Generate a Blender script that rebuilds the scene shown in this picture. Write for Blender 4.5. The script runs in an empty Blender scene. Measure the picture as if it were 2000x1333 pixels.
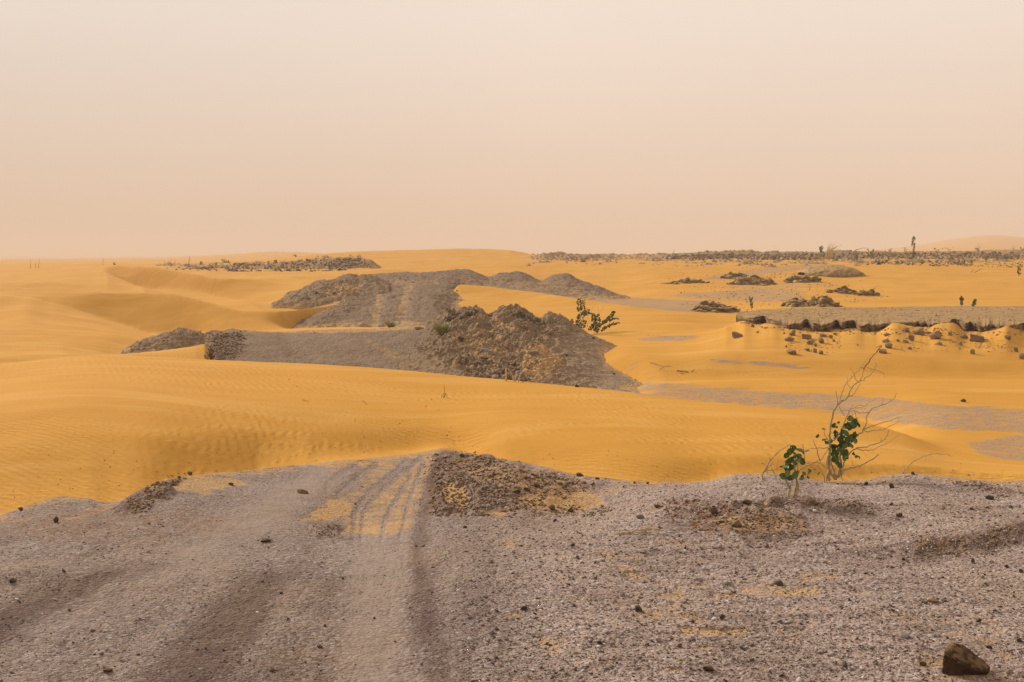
import bpy, bmesh, math, random, time
import numpy as np
from mathutils import Vector, Matrix, Euler
T0 = time.time()
scene = bpy.context.scene
COL = scene.collection
R = math.radians

# ------------------------------------------------------------------ camera
F = 2222.0            # focal length in pixels of a 2000 px wide frame (40 mm on 36 mm)
EYE = 2.0             # eye height above the gravel (m)
HOR = 500.0           # eye-level row in the frame
cam_data = bpy.data.cameras.new("camera")
cam_data.sensor_width = 36.0
cam_data.lens = 36.0 * F / 2000.0
cam_data.shift_y = -(666.5 - HOR) / 2000.0
cam_data.clip_start = 0.05
cam_data.clip_end = 9000.0
cam = bpy.data.objects.new("camera", cam_data)
cam.location = (0, 0, EYE)
cam.rotation_euler = (R(90), 0, 0)
COL.objects.link(cam)
scene.camera = cam

# ------------------------------------------------------------------ sky
SUN_EL, SUN_AZ = 26.0, -40.0          # degrees; azimuth from straight ahead, minus = to the left
world = bpy.data.worlds.new("World")
scene.world = world
world.use_nodes = True
wn, wl = world.node_tree.nodes, world.node_tree.links
wn.clear()
wout = wn.new('ShaderNodeOutputWorld')
tc = wn.new('ShaderNodeTexCoord')
sep = wn.new('ShaderNodeSeparateXYZ')
wl.new(tc.outputs['Generated'], sep.inputs[0])
# suspended dust: pale near the zenith, peach towards the horizon
ramp = wn.new('ShaderNodeValToRGB')
wl.new(sep.outputs['Z'], ramp.inputs[0])
cr = ramp.color_ramp
cr.interpolation = 'B_SPLINE'
stops = [(0.0, (0.715, 0.52, 0.385)), (0.03, (0.78, 0.575, 0.43)), (0.09, (0.82, 0.64, 0.51)),
         (0.17, (0.86, 0.72, 0.61)), (0.25, (0.94, 0.80, 0.70)), (0.5, (0.64, 0.57, 0.50)), (1.0, (0.62, 0.56, 0.50))]
while len(cr.elements) < len(stops):
    cr.elements.new(0.5)
for e, (p, c) in zip(cr.elements, stops):
    e.position = p
    e.color = (*c, 1)
# slightly greyer, darker air to the left, warmer to the right, with faint billows
mp = wn.new('ShaderNodeMapping')
mp.inputs['Scale'].default_value = (2.2, 2.2, 7.0)
wl.new(tc.outputs['Generated'], mp.inputs[0])
nz = wn.new('ShaderNodeTexNoise')
nz.inputs['Scale'].default_value = 1.3
nz.inputs['Detail'].default_value = 4.0
wl.new(mp.outputs[0], nz.inputs['Vector'])
lr = wn.new('ShaderNodeMapRange')
lr.inputs['From Min'].default_value = -0.43
lr.inputs['From Max'].default_value = 0.02
wl.new(sep.outputs['X'], lr.inputs['Value'])
tint = wn.new('ShaderNodeMix')
tint.data_type = 'RGBA'
tint.inputs['A'].default_value = (0.83, 0.855, 0.89, 1)
tint.inputs['B'].default_value = (1.005, 1.0, 0.995, 1)
wl.new(lr.outputs['Result'], tint.inputs['Factor'])
bil = wn.new('ShaderNodeMapRange')
bil.inputs['To Min'].default_value = 0.965
bil.inputs['To Max'].default_value = 1.035
wl.new(nz.outputs['Fac'], bil.inputs['Value'])
m1 = wn.new('ShaderNodeMix'); m1.data_type = 'RGBA'; m1.blend_type = 'MULTIPLY'; m1.inputs['Factor'].default_value = 1
wl.new(ramp.outputs[0], m1.inputs['A']); wl.new(tint.outputs['Result'], m1.inputs['B'])
m2 = wn.new('ShaderNodeVectorMath'); m2.operation = 'SCALE'
wl.new(m1.outputs['Result'], m2.inputs[0]); wl.new(bil.outputs['Result'], m2.inputs['Scale'])
bg_dust = wn.new('ShaderNodeBackground')
bg_dust.inputs['Strength'].default_value = 1.0
wl.new(m2.outputs[0], bg_dust.inputs[0])
sky = wn.new('ShaderNodeTexSky')
sky.sky_type = 'NISHITA'
sky.sun_disc = False
sky.sun_elevation = R(SUN_EL)
sky.sun_rotation = R(SUN_AZ)
sky.dust_density = 6.0
bg_sky = wn.new('ShaderNodeBackground')
bg_sky.inputs['Strength'].default_value = 0.003
wl.new(sky.outputs[0], bg_sky.inputs[0])
addw = wn.new('ShaderNodeAddShader')
wl.new(bg_dust.outputs[0], addw.inputs[0]); wl.new(bg_sky.outputs[0], addw.inputs[1])
wl.new(addw.outputs[0], wout.inputs['Surface'])

# ------------------------------------------------------------------ sun behind the dust
sd = bpy.data.lights.new("sun", 'SUN')
sd.energy = 4.9
sd.angle = R(12)
sd.color = (1.0, 0.93, 0.82)
sun = bpy.data.objects.new("sun", sd)
el, az = R(SUN_EL), R(SUN_AZ)
sdir = Vector((math.sin(az) * math.cos(el), math.cos(az) * math.cos(el), math.sin(el)))
sun.rotation_euler = sdir.to_track_quat('Z', 'Y').to_euler()
sun.location = sdir * 50
COL.objects.link(sun)

scene.view_settings.view_transform = 'Standard'
scene.view_settings.look = 'None'
scene.view_settings.exposure = 0.0
scene.view_settings.gamma = 1.0
scene.view_settings.use_curve_mapping = False
cy = scene.cycles
cy.max_bounces = 4
cy.diffuse_bounces = 2
cy.volume_bounces = 1
cy.transparent_max_bounces = 4
cy.use_denoising = True
cy.denoiser = 'OPENIMAGEDENOISE'

# ------------------------------------------------------------------ tagging
def tag(o, label=None, cat=None, group=None, kind=None):
    if label: o['label'] = label
    if cat: o['category'] = cat
    if group: o['group'] = group
    if kind: o['kind'] = kind
    return o

def link_mesh(name, me, mat=None, parent=None):
    o = bpy.data.objects.new(name, me)
    if mat is not None:
        me.materials.append(mat)
    COL.objects.link(o)
    if parent is not None:
        o.parent = parent
    return o

# ------------------------------------------------------------------ noise in numpy
_rng = np.random.RandomState(7)
_perm = _rng.permutation(4096)
_ga = _rng.rand(4096) * 2 * np.pi
_gx, _gy = np.cos(_ga).astype(np.float32), np.sin(_ga).astype(np.float32)

def pnoise(x, y, seed=0):
    x = np.asarray(x, np.float64) + seed * 37.13
    y = np.asarray(y, np.float64) + seed * 91.7
    xi, yi = np.floor(x).astype(np.int64), np.floor(y).astype(np.int64)
    fx, fy = x - xi, y - yi
    def g(ix, iy, dx, dy):
        h = _perm[(_perm[ix & 4095] + iy) & 4095]
        return _gx[h] * dx + _gy[h] * dy
    u = fx * fx * fx * (fx * (fx * 6 - 15) + 10)
    v = fy * fy * fy * (fy * (fy * 6 - 15) + 10)
    a = g(xi, yi, fx, fy); b = g(xi + 1, yi, fx - 1, fy)
    c = g(xi, yi + 1, fx, fy - 1); d = g(xi + 1, yi + 1, fx - 1, fy - 1)
    return (a + (b - a) * u) * (1 - v) + (c + (d - c) * u) * v

def fbm(x, y, octs=4, seed=0, gain=0.5, ridged=False):
    s, a, t = 0.0, 1.0, 0.0
    for k in range(octs):
        n = pnoise(x * 2 ** k, y * 2 ** k, seed + k) * 1.5
        if ridged:
            n = 1 - 2 * np.abs(n)
        s = s + a * n; t += a; a *= gain
    return s / t

def sstep(a, b, x):
    t = np.clip((x - a) / (b - a), 0, 1)
    return t * t * (3 - 2 * t)

# ------------------------------------------------------------------ profile curves
def pchip1(xs, ys, q):
    xs, ys = np.asarray(xs, float), np.asarray(ys, float)
    if len(xs) == 1:
        return np.full_like(q, ys[0], dtype=float)
    h = np.diff(xs); d = np.diff(ys) / h
    m = np.zeros(len(xs))
    m[0], m[-1] = d[0], d[-1]
    for i in range(1, len(xs) - 1):
        if d[i - 1] * d[i] > 0:
            w1, w2 = 2 * h[i] + h[i - 1], h[i] + 2 * h[i - 1]
            m[i] = (w1 + w2) / (w1 / d[i - 1] + w2 / d[i])
    q = np.clip(q, xs[0], xs[-1])
    i = np.clip(np.searchsorted(xs, q, 'right') - 1, 0, len(xs) - 2)
    t = (q - xs[i]) / h[i]
    return ((2*t**3 - 3*t**2 + 1) * ys[i] + (t**3 - 2*t**2 + t) * h[i] * m[i]
            + (-2*t**3 + 3*t**2) * ys[i+1] + (t**3 - t**2) * h[i] * m[i+1])

PX = np.arange(-900.0, 2901.0, 2.0)

def smooth(a, w=60):
    k = np.exp(-np.linspace(-2, 2, 2 * w + 1) ** 2); k /= k.sum()
    return np.convolve(np.pad(a, w, 'edge'), k, 'valid')

class Sheet:
    """Terrain profile: rows of knots; each row gives for every bearing its distance and height."""
    def __init__(self):
        self.Y, self.Z = [], []
    def row(self, pts, kind='y'):
        # pts: (bearing, row or height, distance)
        xs = [p[0] for p in pts]
        Y = pchip1(xs, [p[2] for p in pts], PX)
        v = pchip1(xs, [p[1] for p in pts], PX)
        Z = EYE + Y * (HOR - v) / F if kind == 'y' else v
        self.add(Y, Z)
        return self
    def add(self, Y, Z):
        Y = np.broadcast_to(Y, PX.shape).astype(float).copy()
        Z = np.broadcast_to(Z, PX.shape).astype(float).copy()
        if self.Y:
            Y = np.maximum(Y, self.Y[-1] + 0.05)
        self.Y.append(Y); self.Z.append(Z)
    def done(self):
        self.TY = np.array(self.Y); self.TZ = np.array(self.Z)
        K = len(self.TY)
        H = np.diff(self.TY, axis=0); D = np.diff(self.TZ, axis=0) / H
        M = np.zeros_like(self.TY)
        for i in range(1, K - 1):
            ok = D[i-1] * D[i] > 0
            w1, w2 = 2 * H[i] + H[i-1], H[i] + 2 * H[i-1]
            a = np.where(ok, D[i-1], 1.0); b = np.where(ok, D[i], 1.0)
            M[i] = np.where(ok, (w1 + w2) / (w1 / a + w2 / b), 0)
        self.TM = M
        return self
    def z(self, X, Y):
        X = np.asarray(X, float); Y = np.asarray(Y, float)
        px = 1000 + F * X / np.maximum(Y, 3.0)
        c = np.clip((px - PX[0]) / 2.0, 0, len(PX) - 1.001)
        c0 = c.astype(int); cf = c - c0
        out = 0
        for cc, w in ((c0, 1 - cf), (c0 + 1, cf)):
            ty = self.TY; K = ty.shape[0]
            k = np.zeros(cc.shape, int)
            for r in range(1, K - 1):
                k += (Y >= ty[r][cc])
            y0, y1 = ty[k, cc], ty[k + 1, cc]
            h = y1 - y0
            t = np.clip((Y - y0) / h, 0, 1)
            z = ((2*t**3 - 3*t**2 + 1) * self.TZ[k, cc] + (t**3 - 2*t**2 + t) * h * self.TM[k, cc]
                 + (-2*t**3 + 3*t**2) * self.TZ[k+1, cc] + (t**3 - t**2) * h * self.TM[k+1, cc])
            out = out + w * z
        return out

def proj(X, Y, Z):
    Ys = np.maximum(Y, 0.5)
    return 1000 + F * X / Ys, HOR - F * (Z - EYE) / Ys

def poly_sd(px, py, poly):
    """signed distance to a closed outline, inside positive"""
    P = np.asarray(poly, float)
    n = len(P)
    d2 = np.full(px.shape, 1e18); ins = np.zeros(px.shape, bool)
    for i in range(n):
        ax, ay = P[i]; bx, by = P[(i + 1) % n]
        ex, ey = bx - ax, by - ay
        t = np.clip(((px - ax) * ex + (py - ay) * ey) / (ex * ex + ey * ey + 1e-9), 0, 1)
        d2 = np.minimum(d2, (px - ax - t * ex) ** 2 + (py - ay - t * ey) ** 2)
        if ay != by:
            c = ((ay > py) != (by > py)) & (px < (bx - ax) * (py - ay) / (by - ay) + ax)
            ins ^= c
    return np.where(ins, 1, -1) * np.sqrt(d2)

def line_d(px, py, pts, ysq=1.0):
    P = np.asarray(pts, float)
    d2 = np.full(px.shape, 1e18)
    for i in range(len(P) - 1):
        ax, ay = P[i]; bx, by = P[i + 1]
        ex, ey = bx - ax, by - ay
        t = np.clip(((px - ax) * ex + (py - ay) * ey) / (ex * ex + ey * ey + 1e-9), 0, 1)
        d2 = np.minimum(d2, (px - ax - t * ex) ** 2 + ((py - ay - t * ey) * ysq) ** 2)
    return np.sqrt(d2)

# ---- foreground gravel -------------------------------------------------
EDGE = [(-600, 1040), (-200, 1030), (0, 1006), (60, 985), (130, 966), (170, 966), (215, 975), (245, 973), (300, 957), (370, 933),
        (480, 919), (640, 905), (720, 898), (800, 890), (870, 878), (920, 886), (1000, 903), (1060, 915), (1130, 930), (1260, 942),
        (1330, 944), (1380, 940), (1430, 928), (1500, 926), (1560, 932), (1610, 940), (1680, 937), (1740, 929), (1790, 926),
        (1840, 930), (1900, 937), (1950, 941), (2000, 940), (2300, 950), (2600, 960)]
EDY = [(-600, 9.0), (0, 9.0), (130, 9.4), (245, 9.4), (370, 10.5), (640, 12.3), (870, 13.3), (1000, 11.8), (1260, 10.6), (1430, 10.9),
       (1790, 10.9), (2000, 10.5), (2600, 10)]
eY = pchip1([p[0] for p in EDY], [p[1] for p in EDY], PX)
ey = pchip1([p[0] for p in EDGE], [p[1] for p in EDGE], PX)
eZ = EYE + eY * (HOR - ey) / F
ground_sheet = Sheet()
ground_sheet.add(-60, 0.0)
ground_sheet.add(0, 0.0)
ground_sheet.row([(-600, 0.02, 5.3), (1000, 0.0, 5.3), (1900, 0.03, 5.3), (2600, 0.05, 5.3)], 'z')
ground_sheet.row([(-600, 0.06, 7.3), (0, 0.03, 7.3), (300, 0.0, 7.3), (700, -0.03, 7.3), (1000, 0.0, 7.3), (1500, 0.0, 7.3), (1900, 0.03, 7.3), (2600, 0.05, 7.3)], 'z')
_m = (eY * 0.5 + 7.3 * 0.5)
ground_sheet.add(_m, eZ * 0.5 + np.interp(PX, [-600, 0, 350, 700, 1000, 1400, 2000], [0.05, 0.01, 0.03, -0.07, 0.0, 0.03, 0.04]))
ground_sheet.add(eY - 0.25, eZ)
ground_sheet.add(eY, eZ - 0.004)
drp = np.interp(PX, [-600, 560, 640, 860, 900, 1000, 2600], [1, 1, 0.25, 0.25, 0.8, 1, 1])
ground_sheet.add(eY + 0.8, eZ - 0.36 * drp - 0.05)
ground_sheet.add(eY + 5, eZ - 2.4)
ground_sheet.add(60, -4)
ground_sheet.done()

LZ = -0.14            # level of the shale ledge
LIPX = [1437, 1454, 1475, 1496, 1538, 1580, 1664, 1737, 1769, 1825, 1863, 1888, 1965, 2000, 2100, 2300, 2600]
LIPy = [613.5, 617, 620.5, 624, 631, 632, 634, 632, 631, 632, 631, 633, 636, 632, 634, 636, 638]
BOTX = [1437, 1455, 1475, 1510, 1534, 1580, 1664, 1713, 1728, 1740, 1760, 1783, 1818, 1832, 1862, 1881, 1920, 1944, 1965, 1979, 2000, 2100, 2300, 2600]
BOTy = [630, 627, 633, 634, 643, 648, 647, 650, 643, 632, 631, 640, 641, 631.5, 631, 650, 650, 646, 636, 641, 648, 645, 650, 650]
lipY = (EYE - LZ) * F / (np.interp(PX, LIPX, LIPy) - HOR)
# ---- sand --------------------------------------------------------------
S = Sheet()
S.add(-60, -0.45)
S.add(3, -0.4)
lap = np.interp(PX, [-600, 560, 640, 860, 900, 1000, 2600], [1, 1, 0.0, 0.0, 0.7, 1, 1])
S.add(eY - 1.2, eZ - 0.22)
S.add(eY - 0.1, eZ - 0.02 - 0.22 * lap)
S.add(eY + 0.8, eZ - 0.02 - np.interp(PX, [-600, 500, 600, 900, 1050, 1400, 1700, 2600], [0.34, 0.20, 0.02, 0.03, 0.12, 0.09, 0.07, 0.07]) - 0.03)
cY = pchip1([-600, 0, 400, 900, 1300, 1640, 1850, 2000, 2600], [24, 23, 22, 20, 17.5, 15.5, 14.3, 13.6, 12.5], PX)
cy_ = pchip1([-600, 0, 200, 415, 700, 900, 1100, 1300, 1500, 1640, 1760, 1850, 1930, 2000, 2300, 2600],
             [718, 708, 694, 704, 717, 735, 753, 774, 799, 816, 846, 878, 893, 903, 925, 935], PX)
cZ = EYE + cY * (HOR - cy_) / F
eYs, eZs = smooth(eY), smooth(eZ)
def lerpB(t, bulge):
    b = smooth(np.interp(PX, [-600, 0, 500, 900, 1300, 1700, 2600], bulge))
    S.add(eYs + t * (cY - eYs), eZs + t * (cZ - eZs) + b)
lerpB(0.22, [0.10, 0.09, 0.04, 0.03, 0.0, -0.02, -0.02])
lerpB(0.36, [0.25, 0.24, 0.12, 0.08, 0.04, 0.0, 0.0])
lerpB(0.7, [0.16, 0.16, 0.10, 0.04, 0.03, 0.01, 0.01])
S.add(cY, cZ)
S.add(cY + 0.7, cZ - 0.11)
S.row([(-600, -1.15, 28.5), (400, -1.35, 27), (900, -1.45, 25), (1300, -1.45, 22.5), (1640, -1.3, 21), (1850, -0.86, 18.5), (2000, -0.9, 18), (2600, -0.8, 18)], 'z')
S.row([(-600, 694, 31), (0, 695, 31.5), (150, 692, 32), (215, 692, 32), (300, 687, 32.5), (380, 677, 33), (398, 673, 33.5), (406, 682, 33.5), (414, 708, 33.5), (455, 728, 33.5), (520, 735, 33.5), (900, 745, 31),
       (1100, 768, 29), (1200, 764, 29), (1300, 750, 28), (1700, 741, 28), (2000, 745, 28), (2600, 745, 28)])
_k = np.interp(PX, [-600, 120, 215, 400, 430, 2600], [0.02, 0.02, 0.30, 0.30, 0.05, 0.05])
S.add(S.Y[-1] + 0.9, S.Z[-1] - _k)
S.row([(-600, 655, 37), (0, 657, 36.5), (200, 656, 38), (270, 660, 40), (330, 666, 42), (400, 666, 43), (500, 652, 42.5), (640, 643, 42), (830, 641, 41), (900, 650, 39),
       (1050, 690, 36), (1150, 690, 35), (1220, 690, 33), (1300, 699, 31.5), (1437, 690, 31.5), (1600, 697, 31), (1800, 697, 31), (2000, 700, 31), (2600, 705, 31)])
_r = [(-600, 610, 46), (0, 603, 46.5), (60, 589, 49.0), (100, 592, 50.4), (150, 606, 50.2), (200, 622, 49.8), (250, 637, 49.0), (300, 651, 48.0), (370, 655, 47.4), (440, 650, 46), (520, 645, 45.3), (600, 641, 45), (830, 640, 44), (950, 650, 43),
       (1150, 665, 41), (1230, 662, 40), (1350, 658, 39), (1430, 640, 39.5)]
_x = [p[0] for p in _r]
v4Y = pchip1(_x, [p[2] for p in _r], PX); v4y = pchip1(_x, [p[1] for p in _r], PX)
right = sstep(1405, 1437, PX)
v4Y = v4Y * (1 - right) + (lipY - 0.12) * right
v4y = v4y * (1 - right) + (smooth(np.interp(PX, BOTX, BOTy), 7) + 0.8 + 3.0 * fbm(PX / 22.0, PX * 0, 3, 4)) * right
S.add(v4Y, EYE + v4Y * (HOR - v4y) / F)
dpx = [-600, 0, 200, 330, 400, 480, 540, 600, 660, 700, 760, 860, 900, 1000, 1150, 1300, 1430, 1500, 1700, 2000, 2600]
dpy = [566, 571, 571, 574, 588, 607, 609, 603, 594, 588, 600, 600, 556, 566, 586, 606, 623, 612, 604, 603, 600]
dpY = [54, 53, 52.3, 51.2, 49.7, 48.3, 48.6, 53, 56.5, 58, 59, 60, 64, 62, 56, 51, 48, 48, 49, 50, 50]
dY = pchip1(dpx, dpY, PX); dZ = EYE + dY * (HOR - pchip1(dpx, dpy, PX)) / F
fY = dY - np.interp(PX, [-600, 0, 100, 300, 600, 760, 900, 2600], [3.0, 3.0, 0.6, 1.0, 1.7, 2.0, 3.2, 3.2])
fZ = dZ - np.interp(PX, [-600, 0, 100, 200, 300, 440, 520, 600, 760, 900, 1000, 1300, 1437, 1440, 2600], [0.05, 0.06, 0.16, 0.35, 0.42, 0.32, 0.45, 0.85, 0.95, 0.6, 0.5, 0.15, 0.12, 0.12, 0.12])
sl = (dZ - S.Z[-1]) / (dY - S.Y[-1])
v4y_, v4z_ = S.Y[-1].copy(), S.Z[-1].copy()
w = sstep(20, 80, PX) * (1 - sstep(470, 560, PX))          # straight slip face under the left dune's crest
S.add(v4y_ + 0.25, v4z_ + (0.25 * sl) * w + (1 - w) * 0.25 * (fZ - v4z_) / (fY - v4y_))
fY = fY * (1 - w) + (dY - 0.6) * w; fZ = fZ * (1 - w) + (dZ - 0.6 * sl) * w
S.add(fY, fZ)
S.add(dY - 0.15, dZ - 0.15 * (dZ - fZ) / (dY - fY))
S.add(dY, dZ)
S.add(dY + 1.0, dZ - np.interp(PX, [-600, 600, 700, 900, 1400, 1500, 2600], [0.14, 0.05, 0.0, 0.05, 0.05, 0.0, 0.0]))
S.row([(-600, -0.45, 60), (0, -0.45, 59), (400, -0.5, 55), (500, -0.7, 52), (600, -0.75, 57), (700, -0.6, 61), (760, -0.75, 62), (900, -0.3, 69), (1000, -0.35, 67), (1150, -0.45, 62),
       (1300, -0.5, 56), (1430, -0.52, 54), (1550, -0.35, 56), (1800, -0.33, 56), (2600, -0.3, 56)], 'z')
_er = [(-600, 560, 66), (0, 555, 68), (150, 541, 74), (200, 530.5, 78.4), (230, 543, 75.5), (260, 556, 71), (285, 565, 66.5), (350, 579, 66), (440, 590, 62), (520, 594, 58.6), (2600, 594, 58.6)]
_x = [p[0] for p in _er]
erY = pchip1(_x, [p[2] for p in _er], PX); ery = pchip1(_x, [p[1] for p in _er], PX)
_w = 1 - sstep(480, 540, PX)
erY = np.where(_w > 0, erY, 0)
_bY = S.Y[-1] + 1.0; _bZ = S.Z[-1] + 0.02
S.add(_bY * (1 - _w) + np.maximum(erY, _bY) * _w, _bZ * (1 - _w) + (EYE + erY * (HOR - ery) / F) * _w)
S.row([(-600, 562, 64), (0, 545, 74), (100, 538, 77), (160, 531, 79.5), (200, 529, 80.2), (230, 545, 80.0), (260, 557, 79), (290, 565, 77.5), (350, 566, 74.6), (440, 581, 69.5), (520, 590, 64), (600, 586, 60), (700, 572, 64),
       (800, 575, 70), (900, 560, 78), (1000, 556, 80), (1100, 580, 74), (1200, 580, 72), (1300, 578, 68), (1430, 578, 66), (1600, 572, 66), (1800, 572, 66), (2000, 574, 65), (2600, 575, 65)])
S.row([(-600, 540, 80), (0, 531, 86), (150, 524, 86), (220, 519.5, 84), (280, 521, 81), (350, 530, 77), (440, 546, 72), (520, 546, 75), (600, 538, 82), (720, 530, 92),
       (850, 521, 108), (1010, 513, 112), (1190, 517, 108), (1310, 521, 100), (1450, 524, 98), (1600, 528, 95), (1720, 516, 105), (2000, 512, 110), (2600, 512, 110)])
_e0 = S.Y[-2]; _s = (S.Z[-1] - S.Z[-2]) / (S.Y[-1] - S.Y[-2])
_ey, _ez = S.Y[-1].copy(), S.Z[-1].copy()
w = sstep(195, 215, PX) * (1 - sstep(470, 560, PX))
S.Y[-1] = S.Y[-2] + 0.4; S.Z[-1] = S.Z[-2] + 0.4 * _s * (w + 0.5 * (1 - w))
S.add(_ey - 0.4, _ez - 0.4 * np.clip(_s, 0, 1))
S.add(_ey, _ez)
S.add(S.Y[-1] + 2.0, S.Z[-1] - np.interp(PX, [-600, 440, 700, 1100, 1300, 2600], [0.3, 0.25, 0.1, 0.15, 0.02, 0.02]))
S.row([(-600, -0.1, 96), (0, 0.1, 98), (300, 0.2, 95), (440, 0.1, 90), (560, 0.3, 92), (700, 0.6, 102), (850, 0.9, 124), (1010, 1.1, 124), (1300, 0.95, 112), (1500, 1.1, 112), (2600, 1.2, 118)], 'z')
S.row([(-600, 521, 132), (0, 521, 132), (300, 519, 130), (440, 522, 120), (560, 518, 125), (700, 513, 132), (850, 506, 142), (1000, 505, 146), (1200, 506, 140), (1500, 505, 138), (1700, 503, 140), (2000, 502, 142), (2600, 502, 142)])
S.row([(-600, 516.5, 165), (0, 516, 165), (300, 515, 165), (460, 511, 168), (560, 502, 172), (620, 497, 175), (700, 492, 180), (800, 489, 182), (900, 486.5, 184), (990, 489, 180), (1050, 498, 172),
       (1120, 500, 168), (1300, 499, 165), (1500, 498.5, 165), (1700, 497, 166), (1850, 495, 168), (2000, 491, 170), (2600, 489, 172)])
S.add(S.Y[-1] + 12, S.Z[-1] - 0.9)
S.row([(-600, 0.2, 300), (600, 0.6, 300), (1000, 1.2, 300), (1500, 1.0, 300), (2600, 1.0, 300)], 'z')
S.row([(-600, 505, 2000), (0, 505, 2000), (300, 502, 2000), (450, 497, 800), (530, 492, 750), (600, 493.5, 750), (680, 499, 800), (1000, 501, 2000), (1250, 498, 1800), (1400, 493, 1700),
       (1550, 492, 1700), (1700, 489, 1700), (1800, 479, 1600), (1870, 468, 1500), (1940, 462, 1500), (2020, 467, 1500), (2200, 470, 1500), (2600, 480, 1500)])
S.add(S.Y[-1] + 500, 1.0)
S.add(3500, 1.0)
S.add(5000, 0.0)
S.done()

def sand_z(X, Y):
    X = np.asarray(X, float); Y = np.asarray(Y, float)
    z = S.z(X, Y)
    amp = np.clip(Y * 0.0012, 0.006, 0.12)
    z = z + amp * fbm(X * 0.35, Y * 0.22, 3, 5) * sstep(9, 14, Y)
    return z

BUMPS = [  # bearing px, row px, radius across (m), radius along (m), height (m)
    (1400, 985, 0.95, 0.7, 0.10), (1120, 985, 0.75, 0.7, -0.10), (300, 968, 0.35, 0.8, 0.07), (215, 985, 0.3, 0.8, -0.07),
    (720, 985, 0.75, 1.6, -0.05), (560, 975, 0.6, 1.5, 0.04), (960, 930, 0.55, 1.0, 0.05), (1040, 960, 0.6, 0.7, 0.04),
    (1700, 1010, 1.2, 0.7, 0.05), (1960, 1080, 0.8, 0.5, 0.06), (1850, 1120, 0.9, 0.4, -0.05), (420, 950, 0.5, 0.5, -0.03),
    (100, 1160, 0.9, 0.25, 0.04), (500, 1190, 0.5, 0.8, 0.03), (900, 1190, 0.35, 1.2, 0.03), (745, 1180, 0.3, 2.0, -0.02)]
def ground_z(X, Y):
    X = np.asarray(X, float); Y = np.asarray(Y, float)
    z = ground_sheet.z(X, Y)
    for px, py, rx, ry, h in BUMPS:
        # centre: where the sight line meets the level plane
        yc = EYE * F / (py - HOR) * 1.04; xc = (px - 1000) / F * yc
        z = z + h * np.exp(-((X - xc) / rx) ** 2 - ((Y - yc) / ry) ** 2)
    return z
# ------------------------------------------------------------------ node helper
class NT:
    def __init__(self, mat):
        mat.use_nodes = True
        self.t = mat.node_tree; self.n = self.t.nodes; self.l = self.t.links
        self.n.clear()
        self.out = self.n.new('ShaderNodeOutputMaterial')
        self.b = self.n.new('ShaderNodeBsdfPrincipled')
        self.l.new(self.b.outputs[0], self.out.inputs[0])
        self.b.inputs['Specular IOR Level'].default_value = 0.03
        self.b.inputs['Roughness'].default_value = 0.95
        self.pos = self.n.new('ShaderNodeNewGeometry').outputs['Position']
    def new(self, t, **kw):
        x = self.n.new(t)
        for k, v in kw.items(): setattr(x, k, v)
        return x
    def put(self, sock, v):
        if isinstance(v, bpy.types.NodeSocket): self.l.new(v, sock)
        elif isinstance(v, tuple) and len(v) == 3 and sock.type == 'RGBA': sock.default_value = (*v, 1)
        else: sock.default_value = v
    def math(self, op, a, b=None, c=None):
        x = self.new('ShaderNodeMath', operation=op)
        for i, v in enumerate((a, b, c)):
            if v is not None: self.put(x.inputs[i], v)
        return x.outputs[0]
    def scale(self, v, s):
        x = self.new('ShaderNodeMapping')
        self.put(x.inputs['Vector'], v)
        x.inputs['Scale'].default_value = s if isinstance(s, tuple) else (s, s, s)
        return x.outputs[0]
    def rot(self, v, z, s=(1, 1, 1)):
        x = self.new('ShaderNodeMapping')
        self.put(x.inputs['Vector'], v)
        x.inputs['Rotation'].default_value = (0, 0, z); x.inputs['Scale'].default_value = s
        return x.outputs[0]
    def noise(self, v, s, d=3, dist=0.0, rough=0.5):
        x = self.new('ShaderNodeTexNoise')
        self.put(x.inputs['Vector'], v)
        x.inputs['Scale'].default_value = s; x.inputs['Detail'].default_value = d
        x.inputs['Distortion'].default_value = dist; x.inputs['Roughness'].default_value = rough
        return x.outputs['Fac']
    def voro(self, v, s, feat='F1', rnd=1.0):
        x = self.new('ShaderNodeTexVoronoi', feature=feat)
        self.put(x.inputs['Vector'], v)
        x.inputs['Scale'].default_value = s; x.inputs['Randomness'].default_value = rnd
        return x
    def range(self, v, a, b, c=0.0, d=1.0, smooth=False):
        x = self.new('ShaderNodeMapRange')
        if smooth: x.interpolation_type = 'SMOOTHSTEP'
        for i, q in enumerate((v, a, b, c, d)): self.put(x.inputs[i], q)
        return x.outputs['Result']
    def mix(self, f, a, b, mode='MIX'):
        x = self.new('ShaderNodeMix', data_type='RGBA', blend_type=mode)
        self.put(x.inputs['Factor'], f); self.put(x.inputs['A'], a); self.put(x.inputs['B'], b)
        return x.outputs['Result']
    def ramp(self, f, stops, interp='LINEAR'):
        x = self.new('ShaderNodeValToRGB')
        x.color_ramp.interpolation = interp
        while len(x.color_ramp.elements) < len(stops): x.color_ramp.elements.new(0.5)
        for e, (p, c) in zip(x.color_ramp.elements, stops):
            e.position = p; e.color = (*c, 1)
        self.put(x.inputs[0], f)
        return x.outputs[0]
    def attr(self, name):
        return self.new('ShaderNodeAttribute', attribute_name=name).outputs['Fac']
    def bump(self, h, strength=0.5, dist=0.01, normal=None):
        x = self.new('ShaderNodeBump')
        self.put(x.inputs['Strength'], strength); self.put(x.inputs['Distance'], dist)
        self.put(x.inputs['Height'], h)
        if normal is not None: self.put(x.inputs['Normal'], normal)
        return x.outputs[0]
    def color(self, c): self.put(self.b.inputs['Base Color'], c)
    def normal(self, n): self.put(self.b.inputs['Normal'], n)

SAND_A, SAND_B, SAND_C = (0.555, 0.270, 0.043), (0.600, 0.302, 0.056), (0.50, 0.228, 0.031)

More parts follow.
